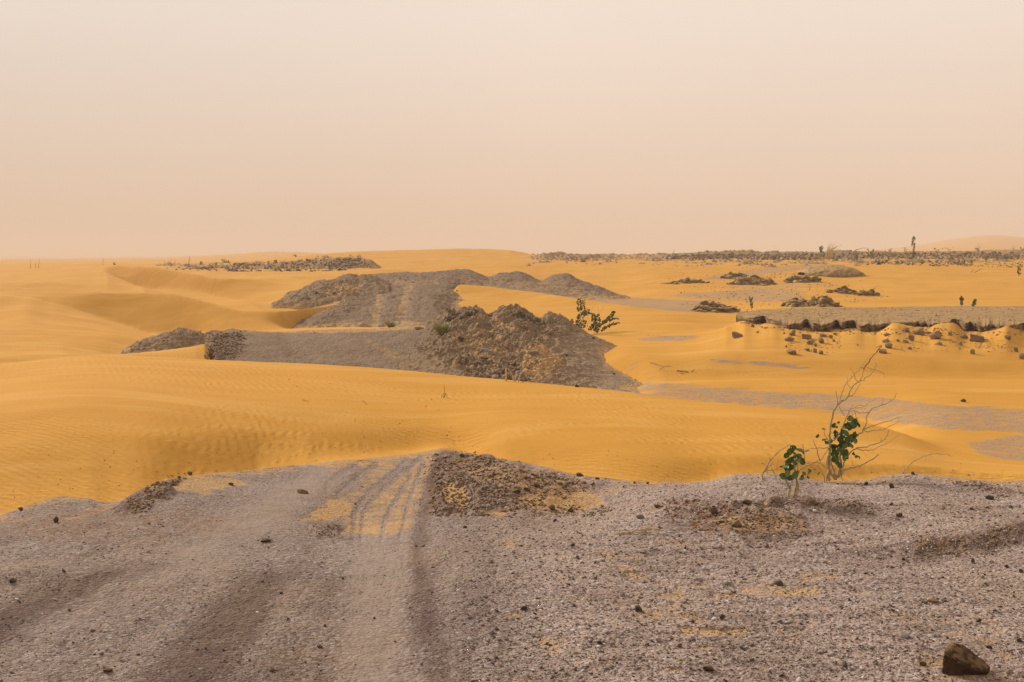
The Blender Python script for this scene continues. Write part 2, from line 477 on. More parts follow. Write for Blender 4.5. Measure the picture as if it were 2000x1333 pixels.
def sand_color(m):
    big = m.noise(m.scale(m.pos, (0.10, 0.16, 0.2)), 1.0, 4)
    c = m.mix(m.range(big, 0.35, 0.68), SAND_A, SAND_B)
    mid = m.noise(m.scale(m.pos, (0.5, 1.6, 1.0)), 1.0, 4, 0.6)
    c = m.mix(m.range(mid, 0.45, 0.75, 0.0, 0.45), c, SAND_C)
    pale = m.noise(m.scale(m.pos, (0.22, 0.9, 1.0)), 1.0, 5, 0.8, 0.6)
    c = m.mix(m.range(pale, 0.50, 0.72, 0.0, 0.55), c, (0.68, 0.39, 0.115))
    fine = m.noise(m.pos, 140.0, 2)
    return m.mix(m.range(fine, 0.3, 0.7, 0.0, 0.16), c, (0.42, 0.23, 0.08))

def gravel_color(m, s=1.0, warm=0.0, flake=(1, 1, 1)):
    """crushed shale: mauve-grey chips with pale, brown and near-black ones"""
    w = m.noise(m.pos, 1.3 / s, 5, 0.4)
    base = m.ramp(w, [(0.25, (0.165, 0.112, 0.094)), (0.5, (0.250, 0.180, 0.152)), (0.75, (0.330, 0.250, 0.210))])
    v = m.voro(m.scale(m.pos, flake), 46.0 / s)
    rnd = m.new('ShaderNodeSeparateColor'); m.put(rnd.inputs[0], v.outputs['Color'])
    chip = m.ramp(rnd.outputs[0], [(0.0, (0.055, 0.038, 0.032)), (0.12, (0.15, 0.10, 0.085)), (0.40, (0.25, 0.19, 0.17)),
                                   (0.62, (0.30, 0.235, 0.22)), (0.80, (0.33, 0.22, 0.14)), (0.93, (0.43, 0.38, 0.36)), (1.0, (0.52, 0.50, 0.50))])
    c = m.mix(0.60, base, chip)
    v2 = m.voro(m.scale(m.pos, flake), 120.0 / s)
    r2 = m.new('ShaderNodeSeparateColor'); m.put(r2.inputs[0], v2.outputs['Color'])
    c = m.mix(0.34, c, m.ramp(r2.outputs[1], [(0.0, (0.05, 0.035, 0.03)), (0.3, (0.22, 0.16, 0.14)), (0.75, (0.36, 0.27, 0.21)), (1.0, (0.52, 0.46, 0.42))]))
    if warm: c = m.mix(warm, c, (0.40, 0.265, 0.140))
    return c, v, v2, w

def mat_sand():
    mat = bpy.data.materials.new('sand')
    m = NT(mat)
    c = sand_color(m)
    # gravel swept bare in places
    g, v, v2, w = gravel_color(m, 2.2, 0.42)
    ga = m.attr('gravel')
    br = m.noise(m.scale(m.pos, (0.7, 3.2, 1)), 1.1, 6, 0.3, 0.62)
    f = m.range(m.math('ADD', ga, m.math('MULTIPLY', m.math('SUBTRACT', br, 0.5), 1.5)), 0.40, 0.66, 0, 0.92, True)
    br2 = m.noise(m.scale(m.pos, (1, 2.2, 1)), 3.2, 6, 0.3, 0.72)
    f = m.math('MULTIPLY', f, m.range(br2, 0.36, 0.56, 0.15, 1.0))
    c = m.mix(f, c, g)
    m.color(c)
    # wind ripples
    warp = m.noise(m.scale(m.pos, (0.8, 0.8, 0.8)), 1.0, 3)
    def ripple(ang, wl, dist, ds):
        w_ = m.new('ShaderNodeTexWave', wave_type='BANDS', bands_direction='X', wave_profile='SIN')
        m.put(w_.inputs['Vector'], m.rot(m.pos, ang, (1, 1, 0)))
        w_.inputs['Scale'].default_value = 1 / wl * 0.314
        w_.inputs['Distortion'].default_value = dist; w_.inputs['Detail'].default_value = 2.5
        w_.inputs['Detail Scale'].default_value = ds; w_.inputs['Detail Roughness'].default_value = 0.55
        return w_.outputs['Fac']
    ra = ripple(R(-22), 0.125, 7.0, 1.3)
    rb = ripple(R(-52), 0.085, 6.0, 1.8)
    rsel = m.range(m.noise(m.scale(m.pos, (0.25, 0.25, 0.25)), 1.0, 1), 0.46, 0.56, 0, 1, True)
    rr = m.new('ShaderNodeMix', data_type='FLOAT')
    m.put(rr.inputs['Factor'], rsel); m.put(rr.inputs['A'], ra); m.put(rr.inputs['B'], rb)
    amp = m.range(m.noise(m.scale(m.pos, (0.5, 0.9, 0.5)), 1.0, 3), 0.34, 0.62, 0.25, 1.0)
    h = m.math('MULTIPLY', m.math('MULTIPLY', rr.outputs['Result'], amp), m.attr('ripple'))
    n1 = m.bump(h, 0.55, 0.012)
    big = m.noise(m.scale(m.pos, (1.0, 1.0, 1.0)), 1.4, 5)
    n2 = m.bump(big, 0.35, 0.05, n1)
    n3 = m.bump(m.noise(m.pos, 90.0, 2), 0.25, 0.004, n2)
    m.normal(m.bump(m.math('MULTIPLY', v.outputs['Distance'], f), 0.6, 0.02, n3))
    return mat

def mat_gravel(name, s=1.0, warm=0.0, dark=0.0, flake=(1, 1, 1), strata=0.0, tan=0.0):
    mat = bpy.data.materials.new(name)
    m = NT(mat)
    g, v, v2, w = gravel_color(m, s, warm, flake)
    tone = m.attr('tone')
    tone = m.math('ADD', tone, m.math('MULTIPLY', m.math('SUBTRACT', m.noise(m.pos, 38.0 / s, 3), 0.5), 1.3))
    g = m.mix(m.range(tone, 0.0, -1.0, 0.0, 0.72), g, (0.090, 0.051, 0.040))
    # fine wheel-ground dust
    dust = m.mix(m.noise(m.pos, 5.0, 4), (0.30, 0.225, 0.185), (0.385, 0.30, 0.25))
    g = m.mix(m.range(tone, 0.0, 1.0, 0.0, 0.72), g, dust)
    gs = m.new('ShaderNodeVectorMath', operation='SCALE'); m.put(gs.inputs[0], g)
    m.put(gs.inputs['Scale'], m.math('MULTIPLY_ADD', m.attr('pale'), 0.40, 0.98)); g = gs.outputs[0]
    if tan: g = m.mix(tan, g, m.mix(m.noise(m.pos, 2.0 / s, 5), (0.20, 0.125, 0.062), (0.37, 0.25, 0.135)))
    if dark: g = m.mix(dark, g, (0.09, 0.058, 0.04))
    if strata:
        gn = m.new('ShaderNodeSeparateXYZ'); m.put(gn.inputs[0], m.new('ShaderNodeNewGeometry').outputs['Normal'])
        steep = m.range(gn.outputs['Z'], 0.85, 0.5)
        sp = m.new('ShaderNodeSeparateXYZ'); m.put(sp.inputs[0], m.pos)
        st = m.noise(m.scale(m.pos, (0.8, 0.8, 14.0)), 1.0, 3)
        g = m.mix(m.math('MULTIPLY', steep, m.range(st, 0.42, 0.58, 0, strata)), g, (0.07, 0.045, 0.03))
    sand = m.mix(m.range(m.noise(m.pos, 3.5, 4), 0.35, 0.65, 0.40, 0.75), sand_color(m), (0.52, 0.355, 0.20))
    br = m.noise(m.pos, 7.0 / s, 6, 0.3, 0.68)
    f = m.range(m.math('ADD', m.attr('sandy'), m.math('MULTIPLY', m.math('SUBTRACT', br, 0.5), 1.5)), 0.34, 0.78, 0, 0.93, True)
    grit = m.range(m.noise(m.pos, 42.0 / s, 3), 0.34, 0.56, 0.35, 1.0)
    f = m.math('MULTIPLY', f, grit)
    c = m.mix(f, g, sand)
    c = m.mix(m.range(m.noise(m.pos, 0.9 / s, 5, 0.5), 0.45, 0.75, 0, 0.30), c, (0.33, 0.215, 0.12))
    rust = m.math('MULTIPLY', m.attr('rust'), m.range(m.noise(m.pos, 12.0 / s, 4), 0.42, 0.6, 0, 0.8))
    c = m.mix(rust, c, (0.24, 0.115, 0.045))
    m.color(c)
    inv = m.math('SUBTRACT', 1.0, f)
    fine = m.range(tone, 0.1, 0.9, 1.0, 0.35)
    n1 = m.bump(m.math('MULTIPLY', m.math('MULTIPLY', m.math('SUBTRACT', 1.0, v.outputs['Distance']), inv), fine), 0.9, 0.010 * s)
    n2 = m.bump(m.math('MULTIPLY', m.noise(m.pos, 26.0 / s, 6, 0.0, 0.65), inv), 0.8, 0.02 * s, n1)
    m.normal(m.bump(m.noise(m.pos, 200.0 / s, 2), 0.3, 0.003 * s, n2))
    return mat

# ------------------------------------------------------------------ grids
def grid_mesh(name, X, Y, Z, mat, attrs=None, keep=None, smooth=True, parent=None):
    nr, nc = X.shape
    co = np.stack([X, Y, Z], -1).reshape(-1, 3).astype(np.float32)
    i = np.arange((nr - 1) * nc).reshape(nr - 1, nc)[:, :-1]
    q = np.stack([i, i + 1, i + nc + 1, i + nc], -1).reshape(-1, 4)
    if keep is not None:
        k = keep.reshape(-1)
        q = q[k[q].any(1)]
        used = np.zeros(len(co), bool); used[q.ravel()] = True
        remap = np.cumsum(used) - 1
        q = remap[q]; co = co[used]
    else:
        used = slice(None)
    me = bpy.data.meshes.new(name)
    me.vertices.add(len(co)); me.vertices.foreach_set('co', co.ravel())
    me.loops.add(q.size); me.loops.foreach_set('vertex_index', q.ravel().astype(np.int32))
    me.polygons.add(len(q)); me.polygons.foreach_set('loop_start', np.arange(0, q.size, 4, dtype=np.int32))
    me.update(calc_edges=True)
    if smooth: me.shade_smooth()
    for an, av in (attrs or {}).items():
        a = me.attributes.new(an, 'FLOAT', 'POINT')
        a.data.foreach_set('value', np.asarray(av, np.float32).reshape(-1)[used].copy())
    return link_mesh(name, me, mat, parent)

def soft_poly(px, py, poly, soft):
    return sstep(-soft, soft, poly_sd(px, py, poly))

def cols_u(n_in, lo=-0.47, hi=0.47, out=1.5, n_out=50):
    a = np.linspace(lo, hi, n_in)
    e = np.geomspace(0.01, out, n_out)
    return np.concatenate([lo - e[::-1], a, hi + e])

# ------------------------------------------------------------------ sand
print('tables', time.time() - T0)
u = cols_u(1050)
rows = [-40, -15, -5, 0, 3, 5, 6.5, 7.5]
y = 8.0
while y < 260:
    rows.append(y); y += min(0.0060 * y, 0.0011 * y * y + 0.02) if y < 60 else 0.0065 * y
while y < 5000:
    rows.append(y); y *= 1.03
rows = np.array(rows)
YY, UU = np.meshgrid(rows, u, indexing='ij')
XX = UU * (np.maximum(YY, 0) + 6.0)
ZZ = sand_z(XX, YY)
px, py = proj(XX, YY, ZZ)
grav = np.zeros_like(px)
def gp(poly, soft, y0=0, y1=999, amt=1.0):
    global grav
    bb = np.array(poly)
    sel = (YY > y0) & (YY < y1) & (px > bb[:, 0].min() - soft * 6) & (px < bb[:, 0].max() + soft * 6)
    v = np.zeros_like(px)
    v[sel] = amt * soft_poly(px[sel] / 5, py[sel], [(a / 5, b) for a, b in poly], soft)
    grav = np.maximum(grav, v)
# bare gravel floor of the hollow between the dunes
gp([(1210, 745), (1290, 745), (1380, 752), (1470, 760), (1560, 768), (1640, 772), (1750, 782), (1850, 790), (2100, 800), (2300, 800), (2300, 868), (2000, 850), (1880, 842), (1760, 832), (1660, 815), (1560, 800), (1400, 790), (1250, 775)], 9, 15, 31, 0.74)
gp([(1560, 766), (1700, 775), (1850, 792), (2000, 806), (2200, 815), (2200, 826), (2000, 818), (1850, 806), (1700, 792), (1560, 782)], 4, 15, 31, 0.95)
gp([(1700, 800), (1860, 812), (2000, 822), (2200, 835), (2200, 855), (2000, 838), (1850, 838), (1740, 825)], 5, 15, 31, 0.85)
gp([(1880, 866), (1960, 852), (2060, 845), (2300, 850), (2300, 915), (2060, 905), (1960, 900), (1900, 888)], 6, 12, 31, 0.75)
gp([(1380, 700), (1470, 703), (1560, 712), (1600, 722), (1560, 722), (1480, 714), (1390, 708)], 4, 25, 37, 0.75)
gp([(1235, 662), (1300, 655), (1350, 655), (1375, 658), (1330, 668), (1260, 668)], 3, 33, 46, 0.72)
# gravel pool behind the sand tongue
gp([(1020, 560), (1100, 570), (1200, 580), (1300, 585), (1380, 588), (1440, 600), (1450, 630), (1380, 620), (1300, 608), (1200, 594), (1100, 580)], 4, 52, 72, 1.0)
gp([(1290, 578), (1350, 570), (1420, 566), (1500, 560), (1580, 566), (1580, 590), (1500, 592), (1440, 590), (1380, 590)], 5, 50, 90, 0.66)
gp([(1340, 548), (1430, 530), (1500, 520), (1620, 512), (1640, 520), (1560, 530), (1480, 540), (1400, 550)], 5, 70, 125, 0.66)
gp([(1180, 690), (1260, 700), (1340, 745), (1440, 790), (1300, 792), (1240, 770)], 18, 23, 37, 0.42)
gp([(1380, 560), (1500, 545), (1600, 545), (1650, 558), (1560, 570), (1450, 572)], 8, 50, 110, 0.5)
ripple = sstep(9.0, 10.5, YY) * (1 - sstep(26, 40, YY)) * (1 - 0.75 * np.clip(grav, 0, 1))
sand = grid_mesh('sand', XX, YY, ZZ, mat_sand(), {'gravel': grav, 'ripple': ripple})
tag(sand, 'rippled orange sand dunes reaching to the dusty horizon', 'sand', kind='structure')
print('sand', len(sand.data.vertices), time.time() - T0)

# ------------------------------------------------------------------ foreground gravel
u = cols_u(1250, -0.47, 0.47, 1.2, 40)
rows = list(np.linspace(-30, 2, 12)) + list(np.linspace(2.4, 4.2, 14))
y = 4.3
while y < 15.5:
    rows.append(y); y += 0.0042 * y
rows = np.array(rows + [16.5, 18, 20])
YY, UU = np.meshgrid(rows, u, indexing='ij')
XX = UU * (np.maximum(YY, 0) + 1.0)
XX = np.where(YY < 3, UU * 8, XX)
ZZ = ground_z(XX, YY)
px, py = proj(XX, YY, ZZ)
edge_y = np.interp(px, PX, ey)
front = YY < np.interp(px, PX, eY) + 0.3
pyc = np.where(front, np.maximum(py, edge_y), edge_y)       # beyond the brow keep the brow's make-up
py_ = pyc
tone = np.zeros_like(px); sandy = np.zeros_like(px); rub = np.zeros_like(px); rust = np.zeros_like(px)
def stroke(arr, pts, w0, w1, amt, ysq=1.3):
    """a worn wheel line: width grows towards the viewer"""
    d = line_d(px, py_, pts, ysq)
    w = np.interp(py_, [900, 1333], [w0, w1])
    return arr + amt * np.exp(-(d / w) ** 2)
n1 = fbm(XX * 1.4, YY * 1.4, 4, 31)
n2 = fbm(XX * 6, YY * 6, 4, 47)
WX = px + 34 * fbm(XX * 3.1, YY * 2.2, 4, 71) + 5 * n2
WY = py_ + 15 * fbm(XX * 3.1, YY * 2.2, 4, 83) + 3 * n2
tone = stroke(tone, [(-100, 1400), (120, 1210), (250, 1130), (380, 1075), (480, 1020), (570, 960), (640, 915)], 34, 90, 0.75)
tone = stroke(tone, [(150, 1400), (330, 1240), (450, 1150), (560, 1090)], 20, 70, 0.45)
tone = stroke(tone, [(700, 1400), (710, 1250), (725, 1120), (735, 1040)], 24, 60, 0.75)
tone = stroke(tone, [(770, 1400), (765, 1250), (775, 1120), (785, 1050), (800, 990)], 18, 34, 0.4)
tone = stroke(tone, [(500, 1030), (560, 985), (620, 940)], 30, 30, 0.5)
tone = stroke(tone, [(-60, 1260), (80, 1185), (200, 1125), (330, 1100)], 14, 46, -1.0)
tone = stroke(tone, [(300, 1420), (420, 1240), (500, 1150), (600, 1105)], 14, 80, -0.85)
tone = stroke(tone, [(870, 1420), (845, 1260), (825, 1150), (815, 1080), (822, 1020), (840, 950), (858, 900)], 8, 34, -0.7)
tone = stroke(tone, [(620, 1380), (640, 1250), (650, 1150)], 10, 44, -0.4)
tone = stroke(tone, [(1780, 1080), (1900, 1060), (2000, 1035)], 20, 30, -0.7)
tone = tone + np.where(px < 1000, 1, 0.15) * sstep(0.1, 0.6, sstep(1000, 1140, py_) + 0.2) * (0.75 * fbm(XX * 5.5 + 0.6 * n1, YY * 0.28, 4, 52) + 0.35 * fbm(XX * 17 + 0.8 * n1, YY * 0.5, 2, 58))
tone -= 0.45 * soft_poly(px, py_, [(-200, 1180), (150, 1150), (520, 1110), (640, 1400), (-200, 1400)], 60)
tone += 0.40 * n1
def sp(poly, soft, amt=1.0):
    global sandy
    sandy = np.maximum(sandy, amt * soft_poly(WX, WY, poly, soft * 1.5))
# sand washed over the track where the dune laps it
sp([(590, 1015), (625, 985), (655, 968), (700, 935), (690, 905), (760, 880), (860, 870), (850, 930), (832, 1000), (815, 1052), (720, 1050), (668, 1046), (664, 1020)], 14, 0.62)
sp([(590, 1020), (640, 980), (668, 975), (700, 990), (665, 1012), (630, 1022)], 6, 1.0)
sp([(668, 1012), (720, 1008), (810, 1012), (812, 1046), (720, 1048), (668, 1044)], 13, 0.8)
sp([(868, 948), (905, 946), (915, 965), (905, 988), (872, 985), (866, 968)], 5, 1.0)
sp([(640, 905), (700, 903), (690, 935), (650, 930)], 10, 0.5)
sp([(1010, 960), (1080, 955), (1180, 962), (1185, 985), (1120, 1005), (1060, 1000), (1020, 985)], 14, 0.92)
sp([(880, 895), (960, 900), (1060, 925), (1160, 945), (1230, 950), (1160, 1000), (1050, 1000), (960, 960), (880, 930)], 16, 0.56)
sp([(350, 935), (380, 928), (470, 932), (480, 946), (440, 955), (400, 968), (345, 962)], 8, 0.85)
sp([(100, 1005), (240, 975), (255, 985), (210, 1005), (140, 1020)], 8, 0.55)
sp([(0, 1012), (60, 1005), (60, 1020), (0, 1026)], 5, 0.75)
sp([(1380, 1000), (1500, 1005), (1620, 1030), (1560, 1050), (1440, 1045), (1380, 1020)], 12, 0.62)
sp([(1470, 985), (1500, 988), (1520, 1000), (1490, 998)], 4, 0.95)
sp([(1290, 1150), (1340, 1150), (1350, 1168), (1320, 1180), (1290, 1170)], 12, 0.6)
sp([(1430, 1143), (1480, 1140), (1530, 1150), (1500, 1168), (1440, 1160)], 10, 0.72)
sp([(1040, 1235), (1120, 1240), (1110, 1290), (1050, 1300), (1030, 1260)], 14, 0.5)
sp([(1200, 1190), (1300, 1185), (1400, 1200), (1380, 1230), (1260, 1225)], 12, 0.5)
sp([(1540, 1120), (1640, 1115), (1640, 1130), (1560, 1135)], 6, 0.6)
sp([(920, 1000), (1000, 1008), (1050, 1010), (960, 1016)], 3, 0.7)
sp([(860, 1008), (890, 1006), (885, 1014), (862, 1014)], 3, 0.8)
sp([(1240, 995), (1300, 990), (1290, 1010), (1250, 1008)], 5, 0.5)
sp([(960, 1050), (1040, 1058), (1060, 1074), (1000, 1078)], 5, 0.5)
sp([(1700, 1180), (1900, 1200), (2000, 1230), (2000, 1320), (1840, 1250), (1700, 1200)], 14, 0.42)
dE = np.interp(px, PX, eY) - YY
sandy = np.maximum(sandy, np.interp(px, [0, 560, 640, 900, 980, 2000], [0.62, 0.62, 0.9, 0.9, 0.62, 0.6]) * (1 - sstep(0.0, 0.6, dE + 0.55 * n1 + 0.2 * n2)))
sandy += 0.14 * n1 * (sandy < 0.3) + 0.12 * np.clip(fbm(XX * 2.3, YY * 3.5, 4, 77) - 0.1, 0, 1)
mk = soft_poly(px, py_, [(980, 1110), (1180, 1060), (1480, 1060), (1660, 1180), (1480, 1400), (980, 1400)], 60)
sandy = np.maximum(sandy, mk * 0.88 * sstep(0.08, 0.36, fbm(XX * 1.7 + 0.5 * n2, YY * 4.6, 4, 88, 0.6)))
mk = soft_poly(px, py_, [(1500, 1150), (2100, 1080), (2100, 1400), (1500, 1400)], 60)
sandy = np.maximum(sandy, mk * 0.62 * sstep(0.16, 0.45, fbm(XX * 1.3 + 0.5 * n2, YY * 3.6, 4, 98, 0.6)))
# wheel ruts pressed through that sand
for pts, w in (([(690, 1052), (690, 1000), (720, 960), (790, 905)], 4.5), ([(705, 1052), (708, 1000), (750, 950), (820, 895)], 3.5), ([(745, 1052), (752, 1010), (775, 970), (800, 930)], 4),
               ([(780, 1052), (790, 1010), (800, 970), (825, 905)], 3), ([(640, 950), (660, 930), (700, 905)], 5), ([(660, 965), (700, 930), (735, 905)], 4), ([(812, 1050), (822, 1000), (840, 940), (870, 885)], 9)):
    d = line_d(px, py_, pts, 0.5) + 2 * n2
    k = np.exp(-(d / w) ** 2)
    k = k * np.clip(0.75 + 0.8 * n1, 0, 1)
    sandy -= 0.55 * k; ZZ = ZZ - 0.012 * k
    tone = tone - 0.12 * k
# rubble banks beside the track
def rp(poly, soft, amt=1.0):
    global rub
    rub = np.maximum(rub, amt * soft_poly(WX, WY, poly, soft * 1.3))
rp([(840, 900), (870, 872), (940, 885), (1050, 920), (1140, 935), (1180, 950), (1140, 1000), (1000, 1010), (900, 1012), (830, 1015)], 14)
rp([(240, 990), (275, 950), (360, 925), (350, 960), (310, 985), (270, 1005), (235, 1008)], 8)
rp([(1280, 990), (1330, 975), (1450, 980), (1560, 1000), (1600, 1030), (1540, 1060), (1400, 1050), (1290, 1020)], 12, 0.7)
rp([(1480, 975), (1640, 980), (1720, 995), (1700, 1008), (1600, 998), (1480, 992)], 5, 0.8)
rp([(1850, 940), (1920, 945), (2000, 965), (2000, 975), (1900, 955)], 4, 0.8)
rp([(1780, 1060), (1900, 1045), (2000, 1025), (2000, 1055), (1900, 1080), (1800, 1090)], 8, 0.7)
rp([(600, 1030), (640, 1020), (670, 1030), (660, 1050), (600, 1050)], 6, 0.7)
rust = np.maximum(soft_poly(px, py_, [(1340, 990), (1500, 1000), (1580, 1040), (1460, 1060), (1340, 1040)], 16), 0.55 * rub)
rust = np.maximum(rust, 0.5 * soft_poly(px, py_, [(0, 1015), (250, 990), (420, 1000), (500, 1040), (200, 1060), (0, 1050)], 20))
sandy = np.clip(sandy, 0, 1)
solid = 1 - sstep(0.3, 0.8, sandy)
near = np.clip(1.2 - 0.0 * YY, 0, 1)
ZZ = ZZ + 0.022 * n1 * (0.4 + 0.6 * solid) + solid * (0.009 * n2 + 0.0045 * fbm(XX * 22, YY * 22, 3, 63))
rg = fbm(XX * 3.2, YY * 3.2, 5, 91, 0.55, True)
ZZ = ZZ + rub * solid * (0.055 * rg + 0.02 * n2)
rg2 = fbm(XX * 0.8, YY * 4.2, 3, 55, 0.5, True)
ZZ = ZZ + 0.02 * np.clip(rg2 - 0.25, 0, 1) * solid * (px > 1150)
tone = tone - rub * (0.25 + 0.75 * np.clip(0.3 - n2 * 1.5, 0, 1)) - 0.5 * np.clip(rg2 - 0.35, 0, 1) * (px > 1150)
tone = np.clip(tone, -1, 1)
M_GRAVEL = mat_gravel('gravel', 1.0)
ground = grid_mesh('ground', XX, YY, ZZ, M_GRAVEL, {'tone': tone, 'sandy': sandy, 'rust': rust, 'pale': sstep(880, 1150, px) * (0.8 + 0.5 * n1)})
tag(ground, 'grey-brown gravel ground with worn wheel tracks in the foreground', 'ground', kind='structure')
print('ground', len(ground.data.vertices), time.time() - T0)

# ------------------------------------------------------------------ stony mounds and embankments
def rock_sheet(name, label, x0, x1, ya, yb, zfun, poly, mat, step=1.4, nrow=160, slope=0.5, soft=0.5, amp=0.12, freq=0.8,
               sandpolys=(), tones=(), rub_amt=0.5, edge_noise=0.35, cat='mound', down=0.5, dusty=0.10, calm=None):
    uu = (np.arange(x0, x1, step) - 1000) / F
    rr = np.geomspace(ya, yb, nrow)
    Y, U = np.meshgrid(rr, uu, indexing='ij')
    X = U * Y
    z = zfun(X, Y)
    px, py = proj(X, Y, z)
    m_per = Y / F
    d = poly_sd(px, py, poly) * m_per                      # metres inside the outline
    n = fbm(X * freq, Y * freq, 5, 11)
    nf = fbm(X * freq * 5, Y * freq * 5, 4, 23)
    rg = fbm(X * freq * 1.7, Y * freq * 1.7, 5, 35, 0.55, True)
    d = d + edge_noise * (n + 0.8 * nf)
    inside = sstep(0, soft, d)
    cm = np.interp(px, *calm) if calm else 1.0
    z = z + inside * amp * cm * (0.6 * n + rub_amt * rg * 0.6 + 0.35 * nf)
    z = z - np.clip(soft * 0.4 - d, 0, 4) * slope * 0.7
    sz = sand_z(X, Y)
    z = np.maximum(z, sz - down)
    tone = -0.75 * rub_amt * cm * np.clip(0.1 + rg * 0.8, 0, 1) + 0.3 * n + 0.5 * (1 - cm)
    sd = dusty + 0.22 * n + 0.12 * nf
    for pts, w, a in tones:
        tone = tone + a * np.exp(-(line_d(px, py, pts) / w) ** 2)
    sd = np.broadcast_to(sd, px.shape).copy()
    for pp, sf, a in sandpolys:
        sd = np.maximum(sd, a * soft_poly(px, py, pp, sf))
    sd = np.maximum(sd, 0.85 * (1 - sstep(0.0, 0.26 + 0.004 * Y, z - sz + 0.16 * n + 0.08 * nf)))
    keep = z > sz - down * 0.6
    o = grid_mesh(name, X, Y, z, mat, {'tone': np.clip(tone, -1, 1), 'sandy': np.clip(sd, 0, 1), 'rust': 0.3 * np.clip(rg, 0, 1)}, keep)
    return tag(o, label, cat, kind='structure')

M_G2 = mat_gravel('track gravel', 3.0, 0.1, 0.20, tan=0.42)
M_G3 = mat_gravel('mound rubble', 3.0, 0.25, 0.05, tan=0.55)
M_G5 = mat_gravel('shale ledge', 2.2, 0.3, 0.0, (1, 1, 1), 0.75, 0.85)
M_G4 = mat_gravel('far rubble', 6.0, 0.3, 0.0, tan=0.5)

sC = Sheet()
sC.add(24, -1.9)
sC.row([(300, -1.5, 29.6), (1000, -1.5, 29.6)], 'z')
sC.row([(300, 712, 31.2), (415, 712, 31.2), (600, 722, 31.2), (1000, 748, 31)])
sC.row([(300, 690, 37), (405, 680, 37), (425, 656, 37), (450, 646, 37.2), (470, 648, 37.5), (560, 650, 38), (640, 646, 38), (760, 642, 38), (830, 633, 38), (850, 628, 38), (1000, 625, 38)])
sC.add(39.5, sC.Z[-1] - 0.14); sC.add(44, -1.7); sC.add(60, -2.5)
sC.done()
slab = rock_sheet('track', '', 400, 940, 28, 44, sC.z,
    [(398, 724), (402, 700), (416, 672), (430, 655), (450, 560), (860, 560), (905, 640), (950, 700), (960, 900), (400, 900)], M_G2, amp=0.10, soft=0.5, rub_amt=0.25,
    sandpolys=[([(830, 690), (850, 690), (900, 728), (880, 735), (850, 715)], 4, 0.95), ([(700, 665), (720, 660), (800, 700), (830, 728), (800, 728)], 6, 0.5),
               ([(480, 640), (640, 640), (830, 636), (830, 645), (640, 652), (480, 650)], 3, 0.85)],
    tones=[([(575, 650), (600, 690), (700, 730)], 10, 0.5), ([(640, 650), (700, 690), (800, 735)], 12, 0.55), ([(425, 660), (425, 710)], 22, -1.2), ([(545, 660), (560, 690)], 10, -0.5)], cat='track')
slab['label'] = 'dark gravel stretch of track rising behind the near dune'

sM = Sheet()
sM.add(22, -2.2)
sM.row([(700, -1.75, 25.5), (1500, -1.75, 25)], 'z')
sM.row([(700, 745, 29), (800, 738, 29), (1000, 748, 28.5), (1200, 760, 28), (1300, 776, 27), (1500, 800, 26)])
sM.row([(700, 690, 33.5), (840, 684, 33.5), (1000, 682, 33), (1060, 680, 33), (1120, 688, 33), (1200, 715, 32.5), (1300, 756, 30), (1500, 790, 28.5)])
sM.row([(700, 660, 38), (820, 652, 38), (835, 642, 38), (862, 626, 38), (885, 613, 38), (925, 608, 38), (955, 619, 38), (972, 613, 38), (985, 607, 38), (1003, 605, 38), (1025, 614, 38), (1045, 624, 38), (1057, 629, 38),
        (1072, 615, 38.3), (1090, 621, 38), (1130, 645, 37.5), (1180, 664, 37), (1240, 692, 35.5), (1300, 740, 33), (1500, 790, 31)])
sM.add(sM.Y[-1] + 1.5, sM.Z[-1] - 0.35); sM.add(sM.Y[-1] + 4, -1.9); sM.add(60, -2.5)
sM.done()
mound = rock_sheet('mound', '', 780, 1420, 25, 43, sM.z,
    [(780, 660), (815, 540), (1060, 540), (1110, 600), (1180, 655), (1215, 680), (1240, 704), (1275, 735), (1310, 770), (1380, 790), (1300, 860), (960, 860), (880, 735), (830, 690)],
    M_G3, amp=0.34, freq=0.9, soft=0.6, rub_amt=0.95, nrow=300, dusty=0.3, calm=([1050, 1180], [1, 0.2]), slope=0.35,
    sandpolys=[([(1050, 668), (1085, 690), (1105, 712), (1080, 730), (1040, 762), (1015, 745), (1020, 700)], 7, 0.95),
               ([(880, 640), (960, 640), (1040, 690), (1020, 750), (930, 720), (880, 680)], 20, 0.53),
               ([(955, 628), (975, 630), (1020, 655), (1005, 658), (970, 645)], 5, 0.85),
               ([(1200, 700), (1290, 745), (1320, 775), (1230, 745), (1190, 715)], 8, 0.55),
               ([(850, 640), (880, 640), (900, 660), (860, 665)], 7, 0.55)],
    tones=[([(1000, 606), (1060, 630), (1080, 660)], 14, -0.8), ([(1140, 690), (1180, 730), (1260, 770)], 40, 0.8), ([(1080, 650), (1130, 700)], 25, 0.5)])
mound['label'] = 'rubble mound with two peaks beside the green bush'

